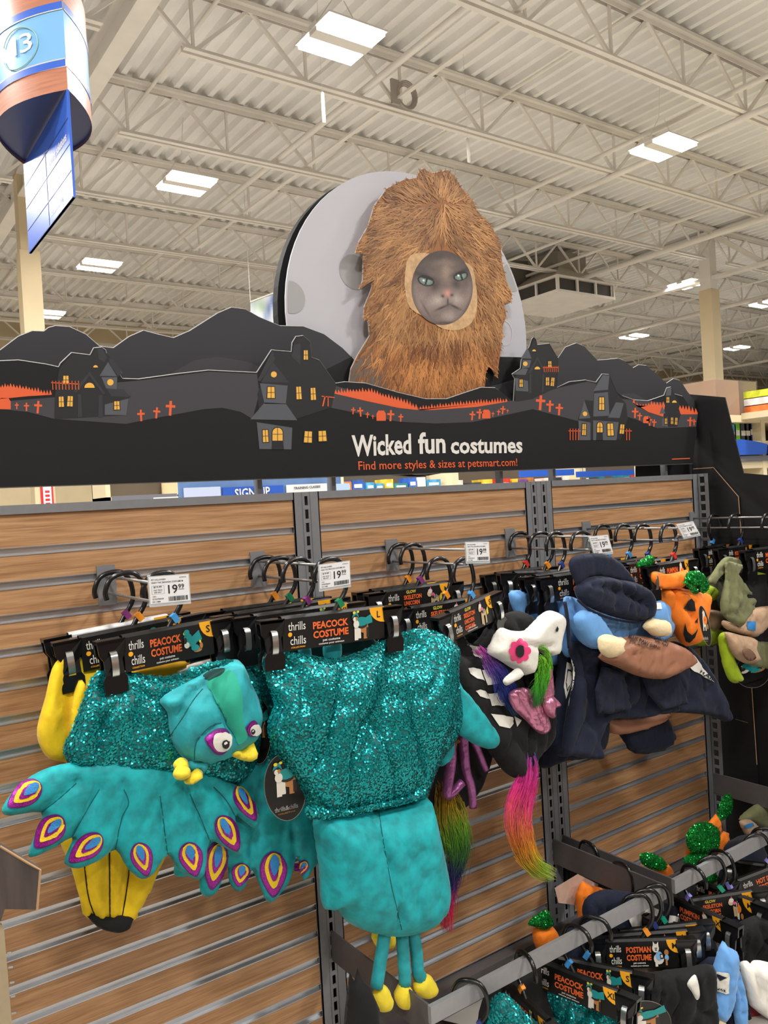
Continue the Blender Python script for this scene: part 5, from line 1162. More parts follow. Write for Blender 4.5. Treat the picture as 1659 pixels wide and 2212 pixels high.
sh_ = puff('sequin_hem', b.off(.06), [(662, 1742), (735, 1750), (800, 1738), (870, 1722), (915, 1700), (915, 1722), (865, 1738), (800, 1752), (735, 1764), (675, 1770)], .012, SEQB, t)
sequins(sh_, 50000, SEQ, t)
puff('wing', b.off(.01), [(980, 1462), (996, 1484), (1020, 1510), (1048, 1548), (1070, 1580), (1074, 1602), (1062, 1617), (1040, 1614), (1005, 1596), (975, 1560)], .03, TEAL, t)
puff('wing', b.off(-.03), [(955, 1600), (975, 1590), (978, 1625), (962, 1652), (948, 1650)], .02, TEAL, t)
bl = puff('plush_belly', b.off(.015), [(678, 1766), (720, 1752), (800, 1744), (870, 1730), (912, 1716), (922, 1735), (935, 1790), (948, 1850), (957, 1905), (952, 1945), (938, 1975), (905, 2003), (850, 2018), (795, 2012), (748, 1990), (722, 1955), (706, 1966), (695, 1950), (692, 1900), (684, 1830)], .095, TEAL, t, wr=.012, wf=12, w=.10, folds=[([(818, 1740), (830, 1820), (845, 1900), (868, 2015)], .014, .006), ([(722, 1955), (700, 1900)], .02, .012)])
seam(bl, [(818, 1750), (824, 1790), (832, 1840), (845, 1910), (858, 1965), (868, 2008)], DT, t)
for pth, foot, r in ((((832, 2010), (823, 2070), (813, 2132)), (826, 2156), (21, 30)), (((868, 2012), (872, 2070), (875, 2126)), (874, 2152), (21, 29)), (((892, 2005), (900, 2060), (903, 2100), (910, 2112)), (919, 2130), (25, 27))):
    pl = b.off(.02); MB().tube(catmull([pl.at(*p) for p in pth], 3), [.0165] * (3 * (len(pth) - 1) + 1), 10).build('leg', TEAL_D, t, smooth=True)
    puff('foot', pl, [(foot[0] + r[0] * math.cos(a) * (1 - .18 * (math.sin(a) < -.3)), foot[1] + r[1] * math.sin(a)) for a in np.linspace(0, 2 * math.pi, 14, endpoint=False)], .024, YELB, t, sm=2, g=.006, back=.9)
puff('neck_tab', b.off(-.03), [(645, 1395), (668, 1390), (672, 1425), (648, 1420)], .006, TEAL_D, t)
puff('neck_tab', b.off(-.03), [(700, 1390), (735, 1384), (735, 1425), (702, 1425)], .006, TEAL_D, t)
puff('back_lining', b.off(-.05), [(640, 1385), (800, 1370), (800, 1440), (650, 1440)], .004, mat('dark_lining', S(16, 60, 58), .9), t)

def hangtag(label, pl, cx, cy, rx, ry, rot, pic, group='oval hang tags'):
    tt = math.radians(rot)
    pts = [(cx + rx * math.cos(a) * math.cos(tt) - ry * math.sin(a) * math.sin(tt), cy + rx * math.cos(a) * math.sin(tt) + ry * math.sin(a) * math.cos(tt)) for a in np.linspace(0, 2 * math.pi, 36, endpoint=False)]
    P_ = [pl.at(*p) for p in pts]
    t = thing('hang_tag', label, 'tag', P_[9], group)
    MB().prism(P_, pl.n * 0, pl.n * -.0012).build('card', CARD, t)
    mb = MB(); mb.tube(P_ + [P_[0]], .0007, 4, caps=False); mb.build('card_edge', mat('pale_card_edge', S(120, 116, 110), .6), t)
    c = pl.at(cx, cy); w = np.linalg.norm(P_[0] - P_[18]); h = np.linalg.norm(P_[9] - P_[27])
    ex = pl.r; ey = pl.u
    blit(dogpic(pic), c - ex * w * .38 - ey * h * .12, ex, ey, pl.n, w * .78, h * .52, .0008, 'picture', t)
    mb = MB(); letter('thrills&chills', c - ex * w * .28 - ey * h * .34, ex, ey, None, None, width=w * .56, height=h * .07, mb=mb, bold=.01); mb.build('lettering', WH_INK, t, kind='stuff')
    letter('COLLECTION', c - ex * w * .2 - ey * h * .39, ex, ey, FLAG, t, width=w * .4, height=h * .02)
hangtag('black oval tag with a dog picture left of the large peacock costume', Plane(-.36, a=-8), 616, 1701, 45, 72, -4, 'peacock')
hangtag('black oval tag behind the small peacock hood', Plane(-.24), 560, 1580, 26, 70, 0, 'peacock')

# ---- unicorn skeleton costume at the back
b = Plane(-.16)
t = thing('unicorn_costume', 'black unicorn costume behind, with purple shiny legs and a long rainbow tail', 'costume', base(b, 965, 1985), 'pet costumes on the upper pegs')
o = puff('body', b, [(850, 1330), (900, 1335), (985, 1350), (1060, 1370), (1080, 1500), (1060, 1600), (1040, 1680), (1000, 1740), (940, 1760), (925, 1700), (940, 1640), (900, 1500)], .045, BLK_F, t, wr=.012)
for pth, r in ((((970, 1560), (974, 1640), (966, 1705), (972, 1716), (998, 1690)), .017), (((1000, 1580), (1006, 1660), (1018, 1700), (1022, 1745)), .015), (((1020, 1590), (1040, 1640), (1050, 1664)), .012)):
    pl = b.off(.09); k = catmull([pl.at(*p) for p in pth], 4); MB().tube(k, list(np.linspace(r, r * .75, len(k))), 10).build('shiny_leg', mat('purple_metallic_lame', S(150, 86, 140), .3, metal=.55, noise=(25, .25), bump=(40, .5)), t, smooth=True)
fur('mane_wisp', t, b.off(.09), [(978, 1560), (980, 1590), (978, 1615)], [.018, .02, .008], [S(220, 170, 40), S(236, 200, 60)], 60, seed=4, th=.008)
fur('rainbow_tail', t, b.off(.05), [(958, 1690), (972, 1760), (985, 1830), (972, 1890), (966, 1940), (966, 2010)], [.02, .05, .055, .045, .035, .012], [S(130, 90, 20), S(190, 150, 30), S(110, 170, 30), S(50, 110, 30), S(30, 30, 90), S(60, 30, 110), S(220, 30, 90), S(210, 40, 80)], 900, r=.0013, seed=2, th=.02)
b = Plane(-.10)
t = thing('unicorn_costume', 'black unicorn costume nearest the wall on the third peg', 'costume', base(b, 960, 1700), 'pet costumes on the upper pegs')
puff('body', b, [(820, 1340), (900, 1330), (1000, 1340), (1020, 1500), (1000, 1640), (930, 1660), (860, 1600)], .03, BLK_F, t, wr=.012)
# ---- unicorn skeleton costume in front
b = Plane(-.26)
t = thing('unicorn_costume', 'black skeleton unicorn costume with white ribs, white horse hood and rainbow tail', 'costume', base(b, 1150, 1870), 'pet costumes on the upper pegs')
o = puff('body', b, [(985, 1390), (1000, 1370), (1020, 1392), (1060, 1345), (1100, 1322), (1130, 1322), (1150, 1345), (1175, 1400), (1180, 1480), (1190, 1560), (1180, 1600), (1150, 1640), (1135, 1660), (1118, 1681), (1090, 1668), (1068, 1640), (1040, 1602), (1005, 1560), (985, 1500), (978, 1440)], .05, BLK_F, t, wr=.018, wf=12, pins=[(1000, 1375), (1010, 1395)], folds=[([(1075, 1350), (1120, 1400), (1140, 1480)], .02, .02), ([(1000, 1400), (1050, 1420)], .02, .015)])
for q in ([(983, 1389), (1011, 1391), (1021, 1415), (992, 1410)], [(1013, 1392), (1040, 1398), (1045, 1425), (1023, 1417)], [(1010, 1444), (1020, 1442), (1038, 1446), (1047, 1470), (1030, 1467), (1014, 1456)], [(1041, 1448), (1083, 1445), (1086, 1475), (1053, 1479)], [(1027, 1492), (1036, 1489), (1050, 1494), (1057, 1511), (1036, 1504)], [(1053, 1498), (1088, 1494), (1090, 1524), (1061, 1525)], [(1059, 1541), (1088, 1546), (1107, 1548), (1109, 1563), (1100, 1573), (1078, 1568)], [(1110, 1546), (1126, 1556), (1117, 1570)], [(976, 1451), (985, 1453), (993, 1477), (978, 1466)]): decal('rib_print', o, q, WHT_F, t, lift=.003, sm=1)
fur('blue_mane', t, b.off(.055), [(1030, 1400), (1055, 1428), (1082, 1462), (1100, 1500), (1118, 1545)], [.014, .022, .03, .03, .012], [S(220, 70, 170), S(150, 90, 200), S(50, 70, 180), S(40, 60, 150), S(30, 90, 120)], 420, r=.0012, seed=5, th=.015)
for q, d in (([(1098, 1500), (1120, 1486), (1150, 1490), (1172, 1520), (1186, 1560), (1186, 1576), (1174, 1586), (1158, 1580), (1135, 1556), (1108, 1530)], .07), ([(1165, 1452), (1176, 1438), (1188, 1440), (1192, 1470), (1194, 1500), (1182, 1515), (1168, 1510)], .085), ([(1172, 1515), (1190, 1502), (1206, 1516), (1208, 1526), (1196, 1532), (1196, 1552), (1180, 1542)], .095)): puff('pink_horn', b.off(d), q, .02, PINKM, t, wr=.008, wf=40, g=.005, folds=[([(1118, 1492), (1140, 1530), (1165, 1575)], .008, .004), ([(1135, 1490), (1158, 1530), (1180, 1575)], .008, .004)])
h = puff('horse_hood', b.off(.07), [(1080, 1356), (1104, 1362), (1132, 1362), (1152, 1346), (1174, 1323), (1192, 1319), (1206, 1328), (1210, 1345), (1202, 1380), (1198, 1405), (1189, 1418), (1172, 1412), (1152, 1404), (1150, 1430), (1144, 1450), (1135, 1459), (1118, 1450), (1101, 1441), (1075, 1424), (1053, 1411), (1058, 1396), (1066, 1380)], .045, WHT_F, t, wr=.006, w=.026, folds=[([(1112, 1366), (1140, 1390), (1165, 1398), (1195, 1396)], .014, .008)])
puff('ear', b.off(.11), [(1086, 1470), (1100, 1455), (1118, 1443), (1130, 1452), (1126, 1464), (1112, 1472), (1094, 1481)], .016, WHT_F, t)
n = 18
e = decal('flower_eye', h, [(1121 + (17.5 + 6.5 * abs(math.cos(4 * a)) ** .6) * math.cos(a), 1406 + (19 + 7 * abs(math.cos(4 * a)) ** .6) * math.sin(a)) for a in np.linspace(0, 2 * math.pi, 72, endpoint=False)], PINK_T, t, lift=.004, sm=0)
decal('flower_centre', h, [(1120 + 9.5 * math.cos(a), 1406 + 13 * math.sin(a)) for a in np.linspace(0, 2 * math.pi, 14, endpoint=False)], BK_INK, e, lift=.007)
decal('nostril', h, [(1202, 1352), (1205, 1358), (1203, 1364), (1198, 1364), (1199, 1358)], BK_INK, t, lift=.004, sm=0)
fur('green_mane', t, b.off(.10), [(1160, 1408), (1178, 1425), (1172, 1460), (1165, 1500), (1160, 1530)], [.012, .025, .022, .018, .008], [S(150, 210, 60), S(120, 205, 40), S(70, 170, 40), S(40, 110, 60)], 420, r=.0012, seed=6, th=.015)
fur('rainbow_tail', t, b.off(.03), [(1142, 1622), (1142, 1680), (1125, 1740), (1122, 1790), (1135, 1840), (1158, 1872), (1192, 1890)], [.02, .034, .045, .043, .032, .025, .012], [S(60, 80, 170), S(230, 60, 160), S(236, 60, 150), S(238, 110, 110), S(240, 150, 50), S(232, 180, 50), S(170, 210, 50), S(200, 215, 90)], 1300, r=.0013, seed=3, th=.022)

# ---- postman costumes
b = Plane(-.17)
t = thing('postman_costume', 'navy postman costume behind, with a second brown parcel hanging below', 'costume', base(b, 1270, 1660), 'pet costumes on the upper pegs')
o = puff('body', b, [(1100, 1300), (1160, 1290), (1240, 1310), (1350, 1320), (1400, 1400), (1420, 1500), (1440, 1560), (1448, 1600), (1372, 1628), (1340, 1590), (1300, 1560), (1290, 1610), (1280, 1635), (1210, 1645), (1165, 1656), (1180, 1560), (1160, 1440), (1120, 1380)], .04, NAVY, t, wr=.012)
puff('blue_shirt', b.off(.03), [(1098, 1282), (1130, 1276), (1165, 1290), (1180, 1300), (1215, 1300), (1240, 1330), (1230, 1420), (1190, 1440), (1150, 1400), (1118, 1340)], .02, SKYB, t, wr=.016, wf=22)
k = puff('parcel', b.off(.06), [(1300, 1552), (1360, 1552), (1440, 1540), (1446, 1546), (1410, 1570), (1350, 1586), (1322, 1584), (1310, 1572)], .03, BOXT, t)
k2 = puff('trouser_leg', b.off(.02), [(1350, 1570), (1432, 1540), (1452, 1610), (1372, 1628)], .02, NAVY, t)
b = Plane(-.24)
t = thing('postman_costume', 'dark navy postman costume squeezed between the unicorn and front postman costumes', 'costume', base(b, 1230, 1640), 'pet costumes on the upper pegs')
o = puff('body', b, [(1205, 1330), (1235, 1330), (1260, 1420), (1300, 1480), (1310, 1560), (1300, 1620), (1240, 1632), (1200, 1628), (1190, 1560), (1205, 1440)], .03, NAVY, t, wr=.01)
puff('blue_sleeve', b.off(.035), [(1210, 1300), (1232, 1290), (1260, 1310), (1250, 1400), (1225, 1420), (1210, 1390)], .015, SKYB, t, wr=.012, wf=22)
def mailbadge(o, pts, root, txt=None):
    d = decal('mail_badge', o, pts, WHT_F, root, sm=0, lift=.003); c = np.mean(np.array(pts), 0)
    decal('envelope_print', o, [tuple(c + (np.array(p) - c) * .62) for p in pts], NAVY, d, sm=0, lift=.005); decal('envelope_front', o, [tuple(c + (np.array(p) - c) * .5) for p in pts], WHT_F, d, sm=0, lift=.007)
d = mailbadge(o, [(1224, 1430), (1240, 1438), (1232, 1480), (1222, 1510), (1218, 1480)], t)
b = Plane(-.30)
t = thing('postman_costume', 'postman costume with navy peaked cap, blue sleeves and stuffed hands on a parcel', 'costume', base(b, 1400, 1650), 'pet costumes on the upper pegs')
o = puff('skirt', b, [(1232, 1385), (1300, 1400), (1390, 1395), (1455, 1385), (1492, 1402), (1530, 1450), (1558, 1502), (1574, 1545), (1572, 1556), (1560, 1558), (1530, 1545), (1450, 1540), (1380, 1552), (1310, 1556), (1290, 1600), (1298, 1640), (1235, 1632), (1215, 1628), (1225, 1540), (1240, 1460)], .032, NAVY, t, wr=.016, wf=12, w=.022, folds=[([(1330, 1460), (1350, 1530)], .02, .02), ([(1440, 1440), (1480, 1520)], .02, .02), ([(1270, 1440), (1280, 1560)], .02, .02)])
puff('trouser_leg', b.off(.05), [(1300, 1440), (1345, 1450), (1362, 1530), (1320, 1542), (1290, 1540), (1285, 1490)], .012, NAVY, t, wr=.008, wf=20, w=.01, sm=1)
puff('trouser_leg', b.off(.05), [(1385, 1460), (1460, 1440), (1488, 1520), (1430, 1534), (1400, 1500)], .012, NAVY, t, wr=.008, wf=20, w=.01, sm=1)
decal('mail_patch', o, [(1486, 1408), (1497, 1414), (1520, 1446), (1542, 1474), (1500, 1450), (1485, 1440)], WHT_F, t, sm=0, lift=.004)
decal('mail_patch', o, [(1228, 1430), (1242, 1440), (1236, 1470), (1226, 1500), (1222, 1525), (1222, 1470)], WHT_F, t, sm=0, lift=.004)
letter_on('MAIL', o, (1508, 1452), (1538, 1472), 8, NAVY, t, lift=.007)
letter_on('MAIL', o, (1234, 1505), (1239, 1462), 8, NAVY, t, lift=.007)
sh = puff('shirt', b.off(.03), [(1216, 1300), (1230, 1288), (1262, 1300), (1320, 1320), (1400, 1310), (1430, 1290), (1448, 1300), (1440, 1330), (1450, 1345), (1445, 1375), (1420, 1390), (1380, 1400), (1300, 1402), (1270, 1398), (1240, 1370)], .03, SKYB, t, wr=.014, wf=20, pins=[(1232, 1290)])
a1 = puff('sleeve', b.off(.085), [(1240, 1330), (1262, 1316), (1290, 1326), (1310, 1355), (1322, 1378), (1300, 1398), (1275, 1395), (1258, 1372), (1242, 1350)], .026, SKYB, t, wr=.006)
a2 = puff('sleeve', b.off(.085), [(1402, 1310), (1430, 1300), (1440, 1330), (1442, 1352), (1420, 1350), (1400, 1342)], .024, SKYB, t)
decal('arm_badge', a2, [(1406, 1306), (1426, 1304), (1428, 1316), (1408, 1318)], WHT_F, t, sm=0, lift=.004)
k = puff('parcel', b.off(.08), [(1296, 1418), (1320, 1392), (1345, 1378), (1365, 1373), (1410, 1377), (1445, 1386), (1470, 1398), (1485, 1415), (1490, 1432), (1460, 1450), (1428, 1465), (1405, 1466), (1370, 1458), (1330, 1440), (1305, 1430)], .052, BOXT, t, wr=.008, wf=22, w=.03, folds=[([(1384, 1410), (1383, 1440), (1392, 1464)], .008, .006), ([(1336, 1412), (1380, 1412)], .006, .004), ([(1415, 1405), (1460, 1395)], .005, .005)])
for s_, a_, b_, cap, m_ in (('BLUE PAW LANE', (1356, 1379), (1424, 1404), 7, BK_INK), ('FRAGILE', (1360, 1390), (1408, 1402), 9, mat('brown_print', S(110, 74, 56), .6)), ('SPECIAL', (1412, 1382), (1444, 1390), 5, BK_INK), ('DELIVERY', (1414, 1388), (1442, 1397), 5, BK_INK)):
    letter_on(s_, k, a_, b_, cap, m_, t)
hd = puff('hand', b.off(.13), [(1293, 1378), (1306, 1370), (1322, 1372), (1334, 1376), (1344, 1377), (1345, 1388), (1340, 1396), (1344, 1404), (1334, 1416), (1318, 1421), (1304, 1416), (1294, 1402)], .03, TAN, t, g=.007)
puff('hand', b.off(.10), [(1402, 1336), (1422, 1337), (1440, 1342), (1443, 1368), (1436, 1375), (1412, 1374), (1398, 1364), (1389, 1353)], .028, TAN, t, g=.007)
cp = puff('cap_crown', b.off(.08), [(1246, 1268), (1265, 1248), (1300, 1244), (1340, 1252), (1370, 1258), (1392, 1275), (1402, 1300), (1404, 1322), (1395, 1336), (1370, 1341), (1330, 1334), (1290, 1320), (1262, 1306), (1248, 1290)], .042, NAVY, t, wr=.014, wf=18, w=.022, folds=[([(1280, 1262), (1330, 1275), (1390, 1300)], .015, .012), ([(1345, 1258), (1355, 1280), (1400, 1310)], .012, .008)])
puff('cap_peak', b.off(.075), [(1228, 1222), (1234, 1206), (1252, 1197), (1280, 1195), (1310, 1198), (1336, 1212), (1352, 1228), (1366, 1248), (1372, 1262), (1340, 1258), (1300, 1248), (1268, 1250), (1248, 1266), (1238, 1250)], .012, NAVY, t, wr=.004, w=.012)
MB().tube(catmull([b.off(.095).at(*p) for p in ((1248, 1296), (1275, 1318), (1320, 1336), (1375, 1345), (1398, 1336))], 4), .004, 6).build('cap_piping', NAVY, t, smooth=True)
MB().tube(catmull([b.off(.06).at(*p) for p in ((1220, 1300), (1226, 1340), (1230, 1400))], 4), .006, 6).build('navy_strap', NAVY, t, smooth=True)

# ---- pumpkin costumes
b = Plane(-.30)
t = thing('pumpkin_costume', 'orange pumpkin costume mostly hidden behind the front one, green leaf sticking up', 'costume', base(b, 1400, 1400), 'pet costumes on the upper pegs')
puff('body', b, [(1396, 1222), (1412, 1222), (1440, 1240), (1480, 1260), (1470, 1330), (1440, 1360), (1420, 1330), (1408, 1280)], .025, ORNG, t, wr=.008)
leafpuff('leaf', b.off(.04), [(1374, 1222), (1382, 1212), (1400, 1200), (1410, 1202), (1411, 1212), (1404, 1225), (1390, 1228)], .012, GRNG, t)
b = Plane(-.338)
t = thing('pumpkin_costume', 'orange plush pumpkin costume with black felt face and green glitter leaves', 'costume', base(b, 1490, 1395), 'pet costumes on the upper pegs')
o = puff('body', b, [(1424, 1274), (1440, 1268), (1480, 1272), (1510, 1278), (1520, 1282), (1518, 1310), (1512, 1340), (1506, 1370), (1497, 1388), (1484, 1396), (1472, 1388), (1456, 1360), (1440, 1330), (1428, 1300)], .05, ORNG, t, wr=.006, wf=22, folds=[([(1462, 1272), (1468, 1300), (1464, 1370)], .02, .012), ([(1432, 1282), (1456, 1300), (1462, 1340)], .014, .012), ([(1470, 1300), (1500, 1340)], .012, .012)])
puff('collar', b.off(.035), [(1406, 1240), (1416, 1234), (1440, 1240), (1470, 1234), (1486, 1231), (1482, 1250), (1476, 1268), (1456, 1272), (1430, 1272), (1418, 1268), (1408, 1256)], .022, ORNG, t, wr=.008, wf=30, pins=[(1430, 1250)])
decal('felt_eye', o, [(1475, 1315), (1486, 1297), (1492, 1293), (1498, 1300), (1501, 1319), (1488, 1319)], BLK_F, t, sm=0, lift=.004)
decal('felt_nose', o, [(1499, 1345), (1507, 1333), (1506, 1346)], BLK_F, t, sm=0, lift=.004)
decal('felt_mouth', o, [(1479, 1344), (1484, 1362), (1494, 1371), (1500, 1366), (1506, 1358), (1500, 1376), (1490, 1387), (1482, 1384), (1477, 1368)], BLK_F, t, sm=0, lift=.004)
for q, d in (([(1484, 1238), (1500, 1233), (1515, 1238), (1526, 1254), (1530, 1268), (1522, 1272), (1508, 1262), (1500, 1270), (1488, 1262), (1478, 1258)], .06), ([(1476, 1256), (1490, 1262), (1504, 1274), (1509, 1280), (1500, 1283), (1488, 1272)], .07), ([(1510, 1255), (1528, 1262), (1526, 1276), (1514, 1280)], .055)): leafpuff('leaf', b.off(d), q, .014, GRNG, t, wr=.006, wf=40)
hangtag('narrow oval tag turned edge-on beside the pumpkin face', Plane(-.40, x=2.35, a=-58), 1523, 1352, 10, 44, -12, 'pumpkin')

# ---- monster costumes
b = Plane(-.14)
t = thing('monster_costume', 'lime and olive monster costume behind, between the pumpkin and the end panel', 'costume', base(b, 1520, 1400), 'pet costumes on the upper pegs')
puff('body', b, [(1510, 1285), (1530, 1245), (1560, 1240), (1585, 1300), (1580, 1370), (1545, 1395), (1500, 1392), (1490, 1370), (1520, 1330)], .03, mat('dark_olive_plush', S(84, 82, 56), .85, sheen=.2, noise=(30, .2)), t, wr=.01)
puff('lime_paw', b.off(.05), [(1522, 1268), (1535, 1265), (1548, 1273), (1550, 1285), (1540, 1298), (1524, 1306), (1518, 1300)], .02, LIME, t, folds=[([(1535, 1290), (1548, 1276)], .01, .006)])
puff('lime_hem', b.off(.02), [(1505, 1362), (1540, 1355), (1560, 1362), (1555, 1388), (1510, 1396), (1494, 1385)], .02, LIME, t)
puff('tan_patch', b.off(.04), [(1528, 1318), (1560, 1322), (1565, 1340), (1550, 1362), (1536, 1358), (1530, 1340)], .012, TANP, t)
b = Plane(-.275)
t = thing('monster_costume', 'olive monster costume with tan sleeve, blue stitched patch and lime tail', 'costume', base(b, 1600, 1480), 'pet costumes on the upper pegs')
puff('dark_body', b, [(1580, 1215), (1659, 1215), (1720, 1240), (1720, 1420), (1650, 1420), (1600, 1380), (1570, 1330)], .02, BLK_F, t, wr=.01)
puff('lime_stripe', b.off(.035), [(1621, 1233), (1640, 1236), (1655, 1240), (1635, 1242)], .004, LIME, t, sm=0)
puff('olive_cape', b.off(.03), [(1558, 1210), (1575, 1202), (1600, 1210), (1606, 1222), (1590, 1235), (1560, 1240), (1545, 1262), (1528, 1258), (1540, 1235)], .014, OLIVE, t, wr=.01, wf=24, w=.014, pins=[(1592, 1215)])
puff('olive_drape', b.off(.05), [(1566, 1216), (1576, 1212), (1604, 1220), (1605, 1228), (1596, 1240), (1612, 1270), (1626, 1284), (1608, 1286), (1612, 1292), (1628, 1292), (1630, 1300), (1620, 1320), (1600, 1355), (1576, 1344), (1557, 1326), (1558, 1300), (1566, 1250)], .018, OLIVE, t, wr=.016, wf=26, sm=1, w=.014, pins=[(1592, 1218)], folds=[([(1580, 1220), (1585, 1300)], .012, .012), ([(1595, 1240), (1608, 1290)], .01, .01)])
k = puff('tan_sleeve', b.off(.03), [(1562, 1340), (1580, 1345), (1600, 1352), (1612, 1330), (1625, 1314), (1680, 1310), (1680, 1340), (1660, 1352), (1632, 1376), (1610, 1372), (1575, 1362), (1561, 1352)], .026, TANP, t, wr=.01, wf=22)
decal('blue_patch', k, [(1613, 1343), (1631, 1343), (1630, 1362), (1613, 1359)], BLU_T, t, sm=0, lift=.004)
puff('tan_cuff', b.off(.045), [(1566, 1365), (1600, 1372), (1630, 1380), (1628, 1400), (1638, 1424), (1625, 1434), (1606, 1432), (1586, 1418), (1576, 1400), (1572, 1385)], .028, TANP, t, wr=.01, wf=26, folds=[([(1575, 1372), (1625, 1384)], .01, .008)])
puff('cuff_opening', b.off(.085), [(1603, 1404), (1620, 1402), (1634, 1420), (1620, 1428), (1608, 1420)], .003, mat('cuff_inside', S(120, 88, 70), .9), t)
puff('lime_tail', b.off(.01), [(1552, 1380), (1560, 1366), (1572, 1370), (1578, 1410), (1590, 1440), (1602, 1468), (1588, 1476), (1572, 1466), (1560, 1430)], .025, LIME, t)
puff('olive_hem', b.off(.02), [(1575, 1400), (1640, 1385), (1690, 1400), (1690, 1445), (1645, 1445), (1605, 1435)], .018, OLIVE, t, wr=.01)
hangtag('round dark tag with two dogs hanging under the monster costume', Plane(-.30), 1625, 1452, 38, 34, 0, 'duo')

# ================================================================ LOWER HANG RAIL
YBAR = -.45; ZT = .39
for i, (x0, x1, lab) in enumerate(((1.15, 2.062, 'grey hang rail bracketed to the posts under the large peacock costume'), (2.112, 3.03, 'grey hang rail bracketed to the right hand posts'), (.24, 1.05, None))):
    if lab is None: continue
    t = thing('hang_rail', lab, 'hang rail', ((x0 + x1) / 2, YBAR, ZT - .06), 'grey hang rails below the pegs')
    for x in (x0, x1): MB().box(x - .003, x + .003, YBAR, -.002, ZT - .085, ZT).build('side_arm', GREY_D, t)
    MB().box(x0 - .003, x1 + .003, YBAR - .012, YBAR, ZT - .044, ZT).build('front_bar', mat('lit_grey_powder_coat', S(150, 149, 150), .4, metal=.2, noise=(60, .04)), t)  # grey lightened to paint in the light on the bar's front face
    MB().box(x0 + .005, x0 + .012, -.09, -.083, ZT - .03, ZT - .026).build('bolt', BLACKP, t)
def BARP(x): return (x, YBAR - .006, ZT + .001)
GL = 'black clip hangers on the lower rails'
def xbar(u, v): return Plane(YBAR).at(u, v)[0]
hanger('black clip hanger at the left end of the lower rail, card turned edge-on', BARP(xbar(1128, 2042)), -100, .20, title=('PEACOCK', 'COSTUME'), size='M', tab='orange', group=GL, flip=-1)
hanger('black clip hanger with a peacock card flagged XL on the lower rail', BARP(xbar(1240, 1992)), -78, .27, H=.075, title=('PEACOCK', 'COSTUME'), size='XL', tab='blue', group=GL, flip=-1, tilt=8)
hanger('black clip hanger with a peacock card flagged S on the lower rail', BARP(xbar(1278, 1975)), -62, .22, title=('PEACOCK', 'COSTUME'), size='S', tab='blue', group=GL, flip=-1, tilt=8)
hanger('black clip hanger with a postman card flagged M on the lower rail', BARP(xbar(1372, 1935)), -38, .22, title=('POSTMAN', 'COSTUME'), size='M', tab='orange', group=GL, pic='postman', tilt=6)
hanger('black clip hanger behind the postman card on the lower rail', BARP(xbar(1392, 1927)), -34, .24, title=UT, size='L', tab='navy', group=GL, pic='unicorn', glow=True)
hanger('black clip hanger with a green tab nearest the double post on the lower rail', BARP(xbar(1412, 1918)), -30, .25, title=('POSTMAN', 'COSTUME'), size='L', tab='teal', group=GL, pic='postman')
hanger('black clip hanger at the left end of the right hand lower rail', BARP(xbar(1492, 1875)), -92, .22, title=('PUMPKIN', 'COSTUME'), size='XL', tab='lilac', group=GL, pic='pumpkin', flip=-1)
hanger('black clip hanger with a unicorn card flagged L on the right hand lower rail', BARP(xbar(1530, 1858)), -36, .24, roll=6, title=UT, size='L', tab='teal', group=GL, pic='unicorn', glow=True)
hanger('black clip hanger with a lilac tab over the right hand lower rail', BARP(xbar(1555, 1846)), -88, .22, title=('PUMPKIN', 'COSTUME'), size='M', tab='lilac', group=GL, pic='pumpkin')
hanger('black clip hanger with a hot dog card at the right edge of the picture', BARP(xbar(1625, 1812)), -32, .22, roll=16, title=('HOT DOG', 'COSTUME'), size='M', tab='lilac', group=GL, pic='monster')
hanger('black clip hanger at the far right end of the lower rail', BARP(xbar(1650, 1800)), -60, .2, title=('MONSTER', 'COSTUME'), size='S', tab='teal', group=GL, pic='monster', text=False)
# two hangers over the double side arms
hanger('black clip hanger hooked over the side arm beside the double post', (2.064, -.30, ZT + .001), 85, .2, title=('HOT DOG', 'COSTUME'), size='M', tab='navy', group=GL, text=False, flip=-1)
hanger('black clip hanger hooked over the arm close to the wall', (2.110, -.12, ZT + .001), 85, .2, title=('HOT DOG', 'COSTUME'), size='M', tab='navy', group=GL, text=False)
hanger('black clip hanger under the left rail arm, beneath the yellow feet', (1.28, YBAR - .006, ZT + .001), -60, .2, title=('HOT DOG', 'COSTUME'), size='M', tab='navy', group=GL, text=False)

G2 = 'pet costumes on the lower rails'
def cost(name, label, pl, u, v): return thing(name, label, 'costume', pl.at(u, v), G2)
# peacocks at the left
b = PB(1100, 2180, YBAR - .07, -50)
t = cost('peacock_costume', 'dark teal sequin costume at the lower left of the crowded rail', b, 1090, 2212)
o = puff('sequin_body', b, [(1056, 2168), (1072, 2150), (1090, 2146), (1112, 2165), (1140, 2196), (1165, 2240), (1160, 2300), (1050, 2300), (1048, 2200)], .03, SEQB, t, wr=.01); sequins(o, 36000, SEQ, t)
b = Plane(YBAR - .006, xbar(1240, 1992), -78, 0, .25).off(-.006)
t = cost('peacock_costume', 'wide teal sequin costume hanging below the XL peacock card', b, 1200, 2212)
o = puff('sequin_body', b, [(1128, 2085), (1146, 2078), (1180, 2105), (1230, 2145), (1268, 2180), (1310, 2170), (1330, 2185), (1330, 2290), (1150, 2290), (1130, 2180)], .03, SEQB, t, wr=.016, wf=14); sequins(o, 40000, SEQ, t)
b = Plane(YBAR - .006, xbar(1278, 1975), -62, 0, .25).off(.004)
t = cost('peacock_costume', 'teal plush and sequin costume beside the XL size flag', b, 1330, 2160)
o = puff('plush_tail', b, [(1300, 2116), (1325, 2112), (1345, 2128), (1352, 2150), (1368, 2190), (1360, 2260), (1330, 2260), (1318, 2160)], .03, TEAL, t)
